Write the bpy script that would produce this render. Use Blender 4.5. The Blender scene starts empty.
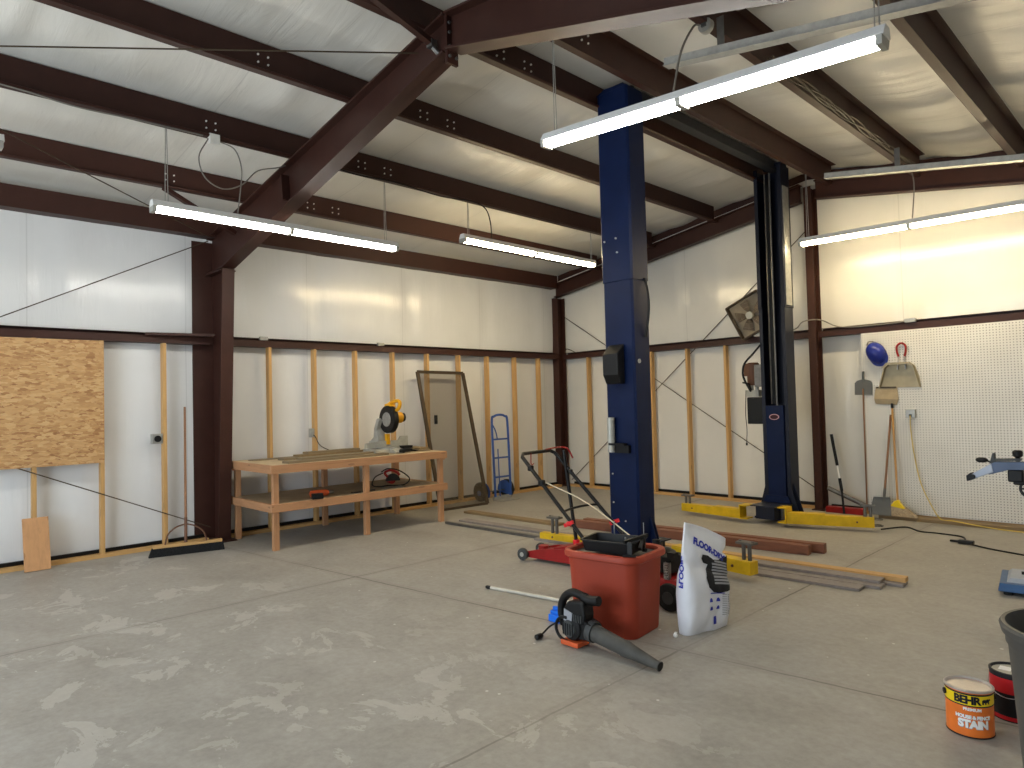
import bpy, bmesh, math, random
from math import sin, cos, pi, radians, sqrt
from mathutils import Vector, Matrix, noise
random.seed(7)
C = bpy.context.scene.collection
V = Vector

# ------------------------------------------------------------------ materials
def lin(c):
    c = c / 255.0
    return c / 12.92 if c <= 0.04045 else ((c + 0.055) / 1.055) ** 2.4

def rgb(r, g, b):
    return (lin(r), lin(g), lin(b), 1.0)

def scale_c(c, k):
    return (min(1, c[0] * k), min(1, c[1] * k), min(1, c[2] * k), 1.0)

class NT:
    def __init__(self, name):
        self.m = bpy.data.materials.new(name)
        self.m.use_nodes = True
        self.t = self.m.node_tree
        self.b = self.t.nodes['Principled BSDF']
    def n(self, kind, **kw):
        nd = self.t.nodes.new(kind)
        for k, v in kw.items():
            setattr(nd, k, v)
        return nd
    def l(self, a, b):
        self.t.links.new(a, b)
    def coords(self, scale=(1, 1, 1), rot=(0, 0, 0), loc=(0, 0, 0)):
        tc = self.n('ShaderNodeTexCoord')
        mp = self.n('ShaderNodeMapping')
        mp.inputs['Scale'].default_value = scale
        mp.inputs['Rotation'].default_value = rot
        mp.inputs['Location'].default_value = loc
        self.l(tc.outputs['Object'], mp.inputs['Vector'])
        return mp.outputs['Vector']
    def noise(self, vec, scale, detail=4, rough=.55, dist=0):
        nd = self.n('ShaderNodeTexNoise')
        nd.inputs['Scale'].default_value = scale
        nd.inputs['Detail'].default_value = detail
        nd.inputs['Roughness'].default_value = rough
        nd.inputs['Distortion'].default_value = dist
        self.l(vec, nd.inputs['Vector'])
        return nd.outputs['Fac']
    def ramp(self, fac, stops):
        nd = self.n('ShaderNodeValToRGB')
        e = nd.color_ramp.elements
        while len(e) > 1:
            e.remove(e[-1])
        e[0].position = stops[0][0]; e[0].color = stops[0][1]
        for p, c in stops[1:]:
            q = e.new(p); q.color = c
        self.l(fac, nd.inputs['Fac'])
        return nd.outputs['Color']
    def mix(self, fac, a, b, mode='MIX'):
        nd = self.n('ShaderNodeMix', data_type='RGBA', blend_type=mode)
        for s, v in ((nd.inputs[0], fac), (nd.inputs[6], a), (nd.inputs[7], b)):
            if hasattr(v, 'is_linked') or hasattr(v, 'node'):
                self.l(v, s)
            else:
                s.default_value = v
        return nd.outputs[2]
    def math(self, op, a, b=0.0, c=0.0):
        nd = self.n('ShaderNodeMath', operation=op)
        for i, v in enumerate((a, b, c)):
            if hasattr(v, 'node'):
                self.l(v, nd.inputs[i])
            else:
                nd.inputs[i].default_value = v
        return nd.outputs[0]
    def bump(self, h, strength, dist):
        nd = self.n('ShaderNodeBump')
        nd.inputs['Strength'].default_value = strength
        nd.inputs['Distance'].default_value = dist
        self.l(h, nd.inputs['Height'])
        self.l(nd.outputs['Normal'], self.b.inputs['Normal'])
        return nd
    def base(self, col):
        s = self.b.inputs['Base Color']
        if hasattr(col, 'node'):
            self.l(col, s)
        else:
            s.default_value = col
    def rough(self, r):
        s = self.b.inputs['Roughness']
        if hasattr(r, 'node'):
            self.l(r, s)
        else:
            s.default_value = r

MATS = {}
def plain(name, col, rough=.5, metal=0.0, var=.18, scale=9, bump=0.0, spec=.28):
    if name in MATS:
        return MATS[name]
    t = NT(name)
    v = t.coords()
    f = t.noise(v, scale, 5)
    t.base(t.ramp(f, [(.3, scale_c(col, 1 - var)), (.7, scale_c(col, 1 + var))]))
    t.rough(rough)
    t.b.inputs['Metallic'].default_value = metal
    if spec is not None:
        t.b.inputs['Specular IOR Level'].default_value = spec
    if bump:
        t.bump(t.noise(v, scale * 8, 3), bump, .004)
    MATS[name] = t.m
    return t.m

def wood(name, col, axis, dark=.72, rough=.62, knots=True):
    if name in MATS:
        return MATS[name]
    t = NT(name)
    s = [30, 30, 30]; s[axis] = 2.2
    v = t.coords(tuple(s))
    f = t.noise(v, 1.0, 5, .6, .6)
    s2 = [5, 5, 5]; s2[axis] = .8
    g = t.noise(t.coords(tuple(s2), loc=(3, 1, 2)), 1.0, 3, .5)
    c = t.ramp(f, [(.28, scale_c(col, dark)), (.5, col), (.75, scale_c(col, 1.12))])
    c = t.mix(t.math('MULTIPLY', g, .45), c, scale_c(col, .8), 'MIX')
    if knots:
        vo = t.n('ShaderNodeTexVoronoi')
        s3 = [9, 9, 9]; s3[axis] = 2.6
        t.l(t.coords(tuple(s3)), vo.inputs['Vector'])
        vo.inputs['Scale'].default_value = 1.0
        k = t.math('LESS_THAN', vo.outputs['Distance'], .13)
        c = t.mix(t.math('MULTIPLY', k, .55), c, scale_c(col, .35), 'MIX')
    t.base(c); t.rough(rough)
    t.bump(f, .12, .002)
    MATS[name] = t.m
    return t.m

def insulation(name, axis_along, seam_axis, seam_off, seam_step, col, wr=(2.2, 2.2, 14), bump=.3, r0=.12):
    """white vinyl-faced blanket: glossy, wrinkled, with faint taped seams"""
    t = NT(name)
    v = t.coords(wr)
    a = t.noise(v, 1.0, 5, .6, .8)
    b = t.noise(t.coords(tuple(x * .35 for x in wr), loc=(5, 2, 1)), 1.0, 3, .5, .4)
    tc = t.n('ShaderNodeTexCoord')
    sp = t.n('ShaderNodeSeparateXYZ'); t.l(tc.outputs['Object'], sp.inputs[0])
    w = sp.outputs[seam_axis]
    q = t.math('FRACT', t.math('DIVIDE', t.math('ADD', w, -seam_off), seam_step))
    d = t.math('MULTIPLY', t.math('ABSOLUTE', t.math('SUBTRACT', q, .5)), seam_step)     # .5*step at the seam
    line = t.math('GREATER_THAN', d, seam_step * .5 - .006)
    tape = t.math('GREATER_THAN', d, seam_step * .5 - .06)
    dirt = t.noise(t.coords((.9, .9, .9)), 1.0, 4, .6)
    c = t.ramp(dirt, [(.25, scale_c(col, .90)), (.7, col)])
    c = t.mix(t.math('MULTIPLY', line, .3), c, scale_c(col, .5))
    c = t.mix(t.math('MULTIPLY', tape, .10), c, scale_c(col, .75))  # grey band over the tape, its soft shadow put into the colour
    t.base(c); t.rough(t.math('MULTIPLY_ADD', b, .14, r0))
    t.b.inputs['Specular IOR Level'].default_value = .5
    h = t.math('ADD', t.math('MULTIPLY', a, .5), t.math('ADD', b, t.math('MULTIPLY', tape, .12)))
    t.bump(h, bump, .03)
    return t.m

M = {}
M['steel'] = plain('red_oxide_steel', rgb(56, 31, 24), .5, 0, .12, 6)
M['galv'] = plain('galvanised_steel', rgb(165, 165, 160), .42, .5, .15, 20)
M['chrome'] = plain('bright_steel', rgb(190, 190, 190), .28, .9, .08, 20)
M['white_enamel'] = plain('white_enamel', rgb(225, 225, 222), .35, 0, .03)
M['blue'] = plain('blue_lift_paint', rgb(13, 26, 58), .4, 0, .14, 5, 0, .14)
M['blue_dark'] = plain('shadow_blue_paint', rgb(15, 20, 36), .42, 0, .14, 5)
M['grey_beam'] = plain('grey_beam_paint', rgb(40, 42, 46), .5, 0, .14, 5)
M['yellow'] = plain('yellow_arm_paint', rgb(206, 168, 26), .42, 0, .16, 8)
M['black'] = plain('black_plastic', rgb(13, 13, 14), .5, 0, .2, 12)
M['black_paint'] = plain('black_paint', rgb(14, 13, 13), .38, 0, .2, 12)
M['rubber'] = plain('black_rubber', rgb(30, 30, 30), .75, 0, .2, 20)
M['dark_grey'] = plain('dark_grey_plastic', rgb(62, 64, 64), .5, 0, .18, 14)
M['grey_plastic'] = plain('grey_plastic', rgb(78, 76, 72), .5, 0, .12, 8)
M['light_grey'] = plain('light_grey_metal', rgb(168, 167, 158), .45, .2, .12, 15)
M['red'] = plain('red_paint', rgb(140, 26, 24), .4, 0, .15, 9)
M['red_bright'] = plain('red_plastic', rgb(214, 40, 48), .4, 0, .1, 9)
M['orange'] = plain('orange_plastic', rgb(206, 92, 50), .45, 0, .1, 9)
M['tote'] = plain('terracotta_plastic', rgb(150, 58, 38), .5, 0, .08, 4)
M['tool_yellow'] = plain('tool_yellow', rgb(228, 164, 22), .4, 0, .08, 9)
M['blue_bright'] = plain('blue_plastic', rgb(30, 110, 220), .4, 0, .1, 9)
M['truck_blue'] = plain('hand_truck_blue', rgb(48, 82, 150), .42, 0, .14, 9)
M['helmet'] = plain('helmet_blue', rgb(32, 46, 130), .25, 0, .08, 6)
M['machine_blue'] = plain('machine_blue', rgb(80, 94, 120), .42, 0, .12, 9)
M['machine_base'] = plain('machine_base_blue', rgb(52, 86, 128), .42, 0, .12, 9)
M['machine_grey'] = plain('machine_grey', rgb(160, 168, 182), .42, .1, .1, 9)
M['bag'] = plain('white_woven_bag', rgb(226, 228, 234), .5, 0, .04, 6, .1)
M['ink_blue'] = plain('blue_ink', rgb(44, 56, 168), .5, 0, .03)
M['ink_black'] = plain('black_ink', rgb(28, 28, 32), .5, 0, .06)
M['ink_grey'] = plain('grey_ink', rgb(150, 152, 158), .5, 0, .05)
M['label_yellow'] = plain('label_yellow', rgb(240, 208, 30), .4, 0, .03)
M['label_orange'] = plain('label_orange', rgb(228, 118, 46), .4, 0, .08, 14)
M['label_white'] = plain('label_white', rgb(240, 238, 234), .4, 0, .02)
M['label_red'] = plain('label_red', rgb(196, 34, 42), .4, 0, .08, 14)
M['cord_yellow'] = plain('yellow_cord', rgb(206, 178, 84), .5, 0, .1)
M['cord_grey'] = plain('grey_cable', rgb(126, 122, 114), .5, 0, .1)
M['rope'] = plain('white_rope', rgb(222, 210, 180), .7, 0, .1)
M['bristle'] = plain('black_bristle', rgb(24, 24, 25), .9, 0, .5, 60, .6)
M['straw'] = plain('pale_bristle', rgb(170, 152, 126), .9, 0, .3, 60, .6)
M['brown_metal'] = plain('bronze_frame', rgb(70, 58, 44), .45, .2, .12, 10)
M['tan_tool'] = plain('tan_blade', rgb(176, 158, 126), .55, 0, .14, 9)
M['pan'] = plain('dull_pan_metal', rgb(158, 146, 118), .42, .3, .14, 9)
M['motor'] = plain('brown_motor', rgb(104, 72, 54), .5, .1, .15, 9)
M['dirty_white'] = plain('dirty_plastic', rgb(196, 190, 176), .45, 0, .15, 7)
M['blower_tube'] = plain('dusty_grey_plastic', rgb(74, 73, 69), .6, 0, .2, 14)
M['bench_top'] = plain('pale_bench_sheet', rgb(186, 166, 134), .65, 0, .1, 10)
M['spade'] = plain('spade_grey', rgb(96, 98, 97), .5, 0, .12, 9)
M['fan_blade'] = plain('smoky_fan_blade', rgb(106, 94, 80), .5, 0, .1, 9)
M['fan_back'] = plain('smoky_fan_back', rgb(146, 134, 114), .6, 0, .1, 9)
M['foam'] = plain('cream_block', rgb(224, 222, 214), .7, 0, .08, 14)
M['lid'] = plain('lid_metal', rgb(186, 178, 172), .35, .4, .2, 9)
M['gun_metal'] = plain('worn_steel', rgb(110, 108, 104), .4, .7, .2, 14)
M['composite'] = plain('grey_deck_board', rgb(132, 124, 120), .65, 0, .12, 18, .2)
M['decal_dark'] = plain('decal_dark', rgb(60, 22, 26), .4, 0, .15, 60)
M['decal_rim'] = plain('decal_rim', rgb(206, 160, 164), .4, 0, .05)
for ax, nm in ((0, 'x'), (1, 'y'), (2, 'z')):
    M['pine_' + nm] = wood('pine_wood_' + nm, rgb(196, 154, 96), ax)
    M['bench_' + nm] = wood('fir_bench_wood_' + nm, rgb(176, 130, 92), ax)
M['redwood'] = wood('redwood', rgb(122, 74, 50), 0)
M['brownboard'] = wood('weathered_board', rgb(130, 108, 74), 0)
M['greywood'] = wood('grey_trim_board', rgb(128, 112, 86), 1, .7, .7, False)
M['handle_wood'] = wood('broom_handle_wood', rgb(140, 98, 64), 2, .7, .55, False)
M['handle_yellow'] = wood('varnished_handle', rgb(196, 148, 84), 2, .8, .5, False)
M['ply'] = wood('plywood', rgb(190, 142, 96), 2, .78)
M['shelf'] = plain('grey_plywood', rgb(150, 132, 106), .7, 0, .14, 6)

# oriented strand board
def osb():
    t = NT('oriented_strand_board')
    cols = [(.0, rgb(150, 106, 66)), (.15, rgb(176, 136, 88)), (.45, rgb(190, 153, 104)), (.75, rgb(206, 174, 126)), (.92, rgb(196, 158, 108)), (1, rgb(160, 116, 72))]
    out = None
    for k, (rot, s) in enumerate(((.12, 12), (-.6, 14), (.8, 13), (-.25, 17), (.4, 15), (-1.0, 15))):
        v = t.coords((1, s, s * 2.9), (rot, 0, 0), (k, k * 2, k * 3))
        nz = t.n('ShaderNodeTexNoise'); nz.inputs['Scale'].default_value = 1.4; t.l(v, nz.inputs['Vector'])
        ad = t.n('ShaderNodeVectorMath', operation='ADD'); t.l(v, ad.inputs[0]); t.l(nz.outputs['Color'], ad.inputs[1])
        vo = t.n('ShaderNodeTexVoronoi'); vo.inputs['Scale'].default_value = 1.0
        t.l(ad.outputs[0], vo.inputs['Vector'])
        sp = t.n('ShaderNodeSeparateColor'); t.l(vo.outputs['Color'], sp.inputs[0])
        c = t.ramp(sp.outputs[0], cols)
        if out is None:
            out = c
        else:
            out = t.mix(t.math('GREATER_THAN', sp.outputs[1], .5), out, c)
    fine = t.noise(t.coords((1, 22, 140)), 1, 4)
    out = t.mix(.28, out, t.ramp(fine, [(.3, rgb(130, 84, 40)), (.65, rgb(232, 196, 136))]), 'MULTIPLY')
    out = t.mix(.0, out, out)
    t.base(out); t.rough(.6)
    return t.m
M['osb'] = osb()

def pegboard():
    t = NT('white_pegboard')
    tc = t.n('ShaderNodeTexCoord')
    sp = t.n('ShaderNodeSeparateXYZ'); t.l(tc.outputs['Object'], sp.inputs[0])
    st = .0305
    def cell(s):
        return t.math('MULTIPLY', t.math('SUBTRACT', t.math('FRACT', t.math('DIVIDE', s, st)), .5), st)
    a, b = cell(sp.outputs[0]), cell(sp.outputs[2])
    r = t.math('SQRT', t.math('ADD', t.math('MULTIPLY', a, a), t.math('MULTIPLY', b, b)))
    hole = t.math('LESS_THAN', r, .0063)
    seam = t.math('LESS_THAN', t.math('ABSOLUTE', t.math('SUBTRACT', sp.outputs[0], 1.22)), .003)
    d = t.noise(t.coords((2, 2, 2)), 1, 4)
    c = t.ramp(d, [(.3, rgb(214, 211, 202)), (.7, rgb(226, 224, 217))])
    c = t.mix(t.math('MULTIPLY', hole, .7), c, rgb(58, 52, 46))
    c = t.mix(t.math('MULTIPLY', seam, .5), c, rgb(120, 112, 100))
    t.base(c); t.rough(.4)
    return t.m
M['peg'] = pegboard()

def concrete():
    t = NT('worn_concrete_slab')
    v = t.coords()
    tc = t.n('ShaderNodeTexCoord')
    sp = t.n('ShaderNodeSeparateXYZ'); t.l(tc.outputs['Object'], sp.inputs[0])
    X, Y = sp.outputs[0], sp.outputs[1]
    big = t.noise(v, .55, 5, .6, .3)
    mid = t.noise(t.coords(loc=(4, 7, 0)), 2.6, 6, .65, .4)
    fin = t.noise(t.coords(loc=(1, 3, 0)), 22, 5, .7)
    c = t.ramp(big, [(.3, rgb(133, 128, 119)), (.5, rgb(146, 141, 132)), (.72, rgb(155, 151, 143))])
    c = t.mix(.62, c, t.ramp(mid, [(.3, rgb(128, 124, 116)), (.52, rgb(154, 150, 142)), (.75, rgb(174, 171, 165))]))
    c = t.mix(.25, c, t.ramp(fin, [(.3, rgb(128, 123, 114)), (.7, rgb(188, 185, 178))]))
    # pale scuffed patches near the door end
    near = t.math('MULTIPLY', t.math('SMOOTH_MIN', t.math('MAXIMUM', t.math('MULTIPLY', t.math('ADD', Y, 5.9), -.9), 0.0), 1.0, .1), 1.0)
    pt = t.noise(t.coords((1.3, 1.7, 1), loc=(2.2, 5.1, 0)), 1.5, 6, .68, .6)
    patch = t.math('MULTIPLY', t.math('GREATER_THAN', pt, .57), near)
    c = t.mix(t.math('MULTIPLY', patch, .42), c, rgb(190, 186, 178))
    # small white paint specks
    vo = t.n('ShaderNodeTexVoronoi'); vo.inputs['Scale'].default_value = 5.5; t.l(v, vo.inputs['Vector'])
    spk = t.math('LESS_THAN', vo.outputs['Distance'], t.math('MULTIPLY', t.noise(t.coords(loc=(9, 1, 0)), 1.3, 2), .085))
    c = t.mix(t.math('MULTIPLY', spk, .75), c, rgb(214, 212, 206))
    # dark stains
    st = t.noise(t.coords((1, 1.4, 1), loc=(8, 2, 0)), .9, 4, .6)
    c = t.mix(t.math('MULTIPLY', t.math('MAXIMUM', t.math('SUBTRACT', st, .56), 0.0), 1.6), c, rgb(96, 88, 76))
    # saw-cut control joints
    wob = t.math('MULTIPLY', t.math('SUBTRACT', t.noise(t.coords((3, 3, 1)), 1, 3), .5), .03)
    j1 = t.math('ABSOLUTE', t.math('ADD', t.math('SUBTRACT', X, 2.77), wob))
    j2 = t.math('ABSOLUTE', t.math('ADD', t.math('SUBTRACT', X, 5.84), wob))
    j3 = t.math('ABSOLUTE', t.math('ADD', t.math('SUBTRACT', Y, t.math('MULTIPLY_ADD', X, .122, -6.31)), wob))
    j = t.math('MINIMUM', t.math('MINIMUM', j1, j2), j3)
    brk = t.math('MULTIPLY_ADD', t.noise(t.coords((1.2, 1.2, 1), loc=(3, 3, 0)), 1, 3), .012, .001)
    joint = t.math('MULTIPLY', t.math('LESS_THAN', j, brk), t.math('MULTIPLY_ADD', t.noise(t.coords((.8, .8, 1), loc=(6, 1, 0)), 1, 3), 2.2, -.62))
    soil = t.math('MULTIPLY', t.math('LESS_THAN', j, .05), t.math('MULTIPLY', mid, .25))
    c = t.mix(soil, c, rgb(110, 102, 90))
    c = t.mix(t.math('MINIMUM', t.math('MAXIMUM', joint, 0.0), .75), c, rgb(78, 70, 60))
    t.base(c)
    t.rough(t.math('MULTIPLY_ADD', mid, .3, .38))
    t.b.inputs['Specular IOR Level'].default_value = .4
    t.bump(t.math('ADD', t.math('MULTIPLY', fin, .3), t.math('SUBTRACT', mid, joint)), .18, .006)
    return t.m
M['concrete'] = concrete()

def screen_mesh():
    t = NT('insect_screen_mesh')
    t.base(rgb(96, 84, 66)); t.rough(.7)
    tr = t.n('ShaderNodeBsdfTransparent')
    mx = t.n('ShaderNodeMixShader'); mx.inputs[0].default_value = .44
    o = t.t.nodes['Material Output']
    t.l(tr.outputs[0], mx.inputs[1]); t.l(t.b.outputs[0], mx.inputs[2]); t.l(mx.outputs[0], o.inputs[0])
    return t.m
M['screen'] = screen_mesh()

def tube_mat(name, col, strength):
    t = NT(name)
    t.base(rgb(250, 250, 250))
    t.b.inputs['Emission Color'].default_value = col
    t.b.inputs['Emission Strength'].default_value = strength
    return t.m

# ------------------------------------------------------------------ mesh helper
class MB:
    def __init__(self, mat=None):
        self.bm = bmesh.new()
        self.T = mat or Matrix()
    def v(self, p):
        return self.bm.verts.new(self.T @ V(p))
    def face(self, vs):
        try:
            return self.bm.faces.new(vs)
        except ValueError:
            return None
    def box(self, x0, x1, y0, y1, z0, z1):
        p = [self.v((x, y, z)) for z in (z0, z1) for y in (y0, y1) for x in (x0, x1)]
        for f in ((0, 2, 3, 1), (4, 5, 7, 6), (0, 1, 5, 4), (2, 6, 7, 3), (0, 4, 6, 2), (1, 3, 7, 5)):
            self.face([p[i] for i in f])
        return self
    def cbox(self, c, s):
        return self.box(c[0] - s[0] / 2, c[0] + s[0] / 2, c[1] - s[1] / 2, c[1] + s[1] / 2, c[2] - s[2] / 2, c[2] + s[2] / 2)
    def bar(self, a, b, w, h, up=(0, 0, 1)):
        """rectangular bar from a to b, w across and h along up"""
        a, b = V(a), V(b); d = (b - a).normalized(); u = V(up)
        if abs(d.dot(u)) > .98:
            u = V((1, 0, 0))
        s = d.cross(u).normalized(); u = s.cross(d).normalized()
        q = []
        for p in (a, b):
            for i, j in ((-1, -1), (1, -1), (1, 1), (-1, 1)):
                q.append(self.v(p + s * (i * w / 2) + u * (j * h / 2)))
        for f in ((3, 2, 1, 0), (4, 5, 6, 7), (0, 1, 5, 4), (1, 2, 6, 5), (2, 3, 7, 6), (3, 0, 4, 7)):
            self.face([q[i] for i in f])
        return self
    def rings(self, rings, cap=True, closed=False):
        R = [[self.v(p) for p in r] for r in rings]
        n = len(R[0])
        rng = range(len(R) if closed else len(R) - 1)
        for i in rng:
            a, b = R[i], R[(i + 1) % len(R)]
            for k in range(n):
                self.face([a[k], a[(k + 1) % n], b[(k + 1) % n], b[k]])
        if cap and not closed:
            self.face(list(reversed(R[0]))); self.face(R[-1])
        return R
    def tube(self, pts, r, seg=8, closed=False, cap=True):
        pts = [V(p) for p in pts]
        n = len(pts)
        rr = r if isinstance(r, (list, tuple)) else [r] * n
        rings = []; u = None
        for i in range(n):
            if closed:
                d = pts[(i + 1) % n] - pts[i - 1]
            else:
                d = pts[min(i + 1, n - 1)] - pts[max(i - 1, 0)]
            if d.length < 1e-9:
                d = V((0, 0, 1))
            d.normalize()
            if u is None:
                u = d.orthogonal().normalized()
            else:
                u = u - d * u.dot(d)
                u = u.normalized() if u.length > 1e-6 else d.orthogonal().normalized()
            w = d.cross(u)
            rings.append([pts[i] + (u * cos(2 * pi * k / seg) + w * sin(2 * pi * k / seg)) * rr[i] for k in range(seg)])
        self.rings(rings, cap, closed)
        return self
    def cyl(self, a, b, r0, r1=None, seg=16):
        return self.tube([a, b], [r0, r0 if r1 is None else r1], seg)
    def lathe(self, prof, c=(0, 0, 0), axis='z', seg=32, cap=True):
        rings = []
        c = V(c)
        for r, h in prof:
            ring = []
            for k in range(seg):
                a = 2 * pi * k / seg
                if axis == 'z': p = V((r * cos(a), r * sin(a), h))
                elif axis == 'y': p = V((r * sin(a), h, r * cos(a)))
                else: p = V((h, r * cos(a), r * sin(a)))
                ring.append(c + p)
            rings.append(ring)
        self.rings(rings, cap)
        return self
    def prism(self, poly, a, b, plane='xz'):
        """2D outline in a plane, thick from a to b along the third axis"""
        def P(p, t):
            return {'xz': (p[0], t, p[1]), 'yz': (t, p[0], p[1]), 'xy': (p[0], p[1], t)}[plane]
        A = [self.v(P(p, a)) for p in poly]; B = [self.v(P(p, b)) for p in poly]
        self.face(A); self.face(list(reversed(B)))
        n = len(poly)
        for i in range(n):
            self.face([A[i], B[i], B[(i + 1) % n], A[(i + 1) % n]])
        return self
    def ball(self, c, r, seg=16, sc=(1, 1, 1)):
        prof = []
        c = V(c); rings = []
        n = max(6, seg // 2)
        for i in range(1, n):
            t = pi * i / n
            rings.append([c + V((r * sc[0] * sin(t) * cos(2 * pi * k / seg), r * sc[1] * sin(t) * sin(2 * pi * k / seg), -r * sc[2] * cos(t))) for k in range(seg)])
        self.rings(rings, True)
        return self
    def build(self, name, mat, parent=None, smooth=False, bevel=0.0, kind=None, angle=40):
        bmesh.ops.recalc_face_normals(self.bm, faces=self.bm.faces)
        me = bpy.data.meshes.new(name)
        off = V((0, 0, 0))
        if parent is not None:
            q = parent
            while q is not None:
                off += q.location; q = q.parent
        if off.length > 0:
            for vv in self.bm.verts:
                vv.co -= off
        if smooth:
            for f in self.bm.faces:
                f.smooth = True
            ca = radians(angle)
            for e in self.bm.edges:
                if len(e.link_faces) == 2 and e.calc_face_angle(0) > ca:
                    e.smooth = False
        self.bm.to_mesh(me); self.bm.free()
        o = bpy.data.objects.new(name, me); C.objects.link(o)
        if mat is not None:
            me.materials.append(M[mat] if isinstance(mat, str) else mat)
        if parent is not None:
            o.parent = parent
        if bevel:
            b = o.modifiers.new('bevel', 'BEVEL'); b.width = bevel; b.segments = 2; b.limit_method = 'ANGLE'; b.angle_limit = radians(50)
        if kind:
            o['kind'] = kind
        return o

def bolts(root, pts, axis, r, h, mat, name='bolt', seg=6):
    """one bolt head per point, sharing one mesh"""
    ref = None
    for p in pts:
        if ref is None:
            mb = MB(); mb.cyl((0, 0, 0), V(axis) * h, r, seg=seg); ref = mb.build(name, mat); me = ref.data; o = ref
        else:
            o = bpy.data.objects.new(name, me); C.objects.link(o)
        off = V((0, 0, 0)); q = root
        while q is not None:
            off += q.location; q = q.parent
        o.parent = root; o.location = V(p) - off

def recentre(o):
    """move a top-level mesh's origin to its base centre"""
    vs = [v.co for v in o.data.vertices]
    c = V(((min(v.x for v in vs) + max(v.x for v in vs)) / 2, (min(v.y for v in vs) + max(v.y for v in vs)) / 2, min(v.z for v in vs)))
    for v in o.data.vertices:
        v.co -= c
    o.location = c
    return o

def tag(o, label, cat, group=None):
    o['label'] = label; o['category'] = cat
    if group: o['group'] = group
    return o

def single(mb, name, mat, label, cat, group=None, smooth=False, bevel=0.0):
    return tag(recentre(mb.build(name, mat, None, smooth, bevel)), label, cat, group)

def thing(name, label, cat, loc=(0, 0, 0), group=None):
    o = bpy.data.objects.new(name, None); C.objects.link(o)
    o.empty_display_size = .1
    o.location = loc
    return tag(o, label, cat, group)

def dup(root, loc, label, rotz=0):
    r = root.copy(); C.objects.link(r); r.location = loc; r.rotation_euler = (0, 0, rotz); r['label'] = label
    for ch in list(root.children):
        c = ch.copy(); C.objects.link(c); c.parent = r
        for g in ch.children:
            d = g.copy(); C.objects.link(d); d.parent = c
    return r

def text_geo(body, size, bold=0.0, spacing=1.0):
    """flat lettering as (verts, faces) centred on the origin, in x (along) and y (up)"""
    cu = bpy.data.curves.new('lettering', 'FONT')
    cu.body = body; cu.size = size; cu.offset = bold; cu.space_character = spacing
    cu.align_x = 'CENTER'; cu.align_y = 'CENTER'; cu.resolution_u = 4
    o = bpy.data.objects.new('lettering', cu); C.objects.link(o)
    dg = bpy.context.evaluated_depsgraph_get(); dg.update()
    me = o.evaluated_get(dg).to_mesh()
    bm = bmesh.new(); bm.from_mesh(me)
    bmesh.ops.triangulate(bm, faces=bm.faces)
    bm.verts.ensure_lookup_table(); bm.verts.index_update()
    vs = [(v.co.x, v.co.y) for v in bm.verts]; fs = [[v.index for v in f.verts] for f in bm.faces]
    bm.free(); o.evaluated_get(dg).to_mesh_clear()
    bpy.data.objects.remove(o); bpy.data.curves.remove(cu)
    return vs, fs

def add_flat(mb, vs, fs, fn):
    q = [mb.v(fn(x, y)) for x, y in vs]
    for f in fs:
        mb.face([q[i] for i in f])
    return mb

def poly_geo(pts):
    return list(pts), [list(range(len(pts)))]

def smooth_path(pts, n=8):
    """Catmull-Rom through the points"""
    P = [V(p) for p in pts]
    P = [P[0] * 2 - P[1]] + P + [P[-1] * 2 - P[-2]]
    out = []
    for i in range(1, len(P) - 2):
        a, b, c, d = P[i - 1:i + 3]
        for k in range(n):
            t = k / n
            out.append(.5 * ((2 * b) + (c - a) * t + (2 * a - 5 * b + 4 * c - d) * t * t + (3 * b - a - 3 * c + d) * t ** 3))
    out.append(P[-2])
    return out
SKY, DAY, EXPO = 0.8, 300.0, 0.0
# ------------------------------------------------------------------ camera
cam_d = bpy.data.cameras.new('camera'); cam = bpy.data.objects.new('camera', cam_d); C.objects.link(cam)
cam_d.sensor_fit = 'HORIZONTAL'; cam_d.sensor_width = 36.0
cam_d.lens = 672.74 / 1024 * 36.0
cam_d.clip_start = .05; cam_d.clip_end = 200
yaw, pitch, roll = radians(46.0173), radians(1.67368), radians(-1.4587)
fw = V((-sin(yaw) * cos(pitch), cos(yaw) * cos(pitch), sin(pitch)))
rt = V((cos(yaw), sin(yaw), 0)); up = rt.cross(fw)
r2 = cos(roll) * rt + sin(roll) * up; u2 = -sin(roll) * rt + cos(roll) * up
cam.matrix_world = Matrix(((r2.x, u2.x, -fw.x, 8.11075), (r2.y, u2.y, -fw.y, -9.12752), (r2.z, u2.z, -fw.z, 1.50501), (0, 0, 0, 1)))
bpy.context.scene.camera = cam

# ------------------------------------------------------------------ shell
RX, SL = 4.45, .154
YB = -12.4                      # end of the hall behind the camera
XR = 8.95
def zp(x): return 3.605 + SL * (x if x <= RX else 2 * RX - x)     # underside of the purlins

M['roof_ins'] = insulation('roof_insulation_vinyl', 0, 1, -6.87, 1.83, rgb(222, 220, 212), (1.1, 7, 1), .42, .26)
M['wall_ins_y'] = insulation('wall_insulation_vinyl_side', 2, 1, -4.9, 1.52, rgb(224, 225, 225), (7, 7, .9))
M['wall_ins_x'] = insulation('wall_insulation_vinyl_end', 2, 0, .95, 1.52, rgb(224, 221, 212), (7, 7, .9))

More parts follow.
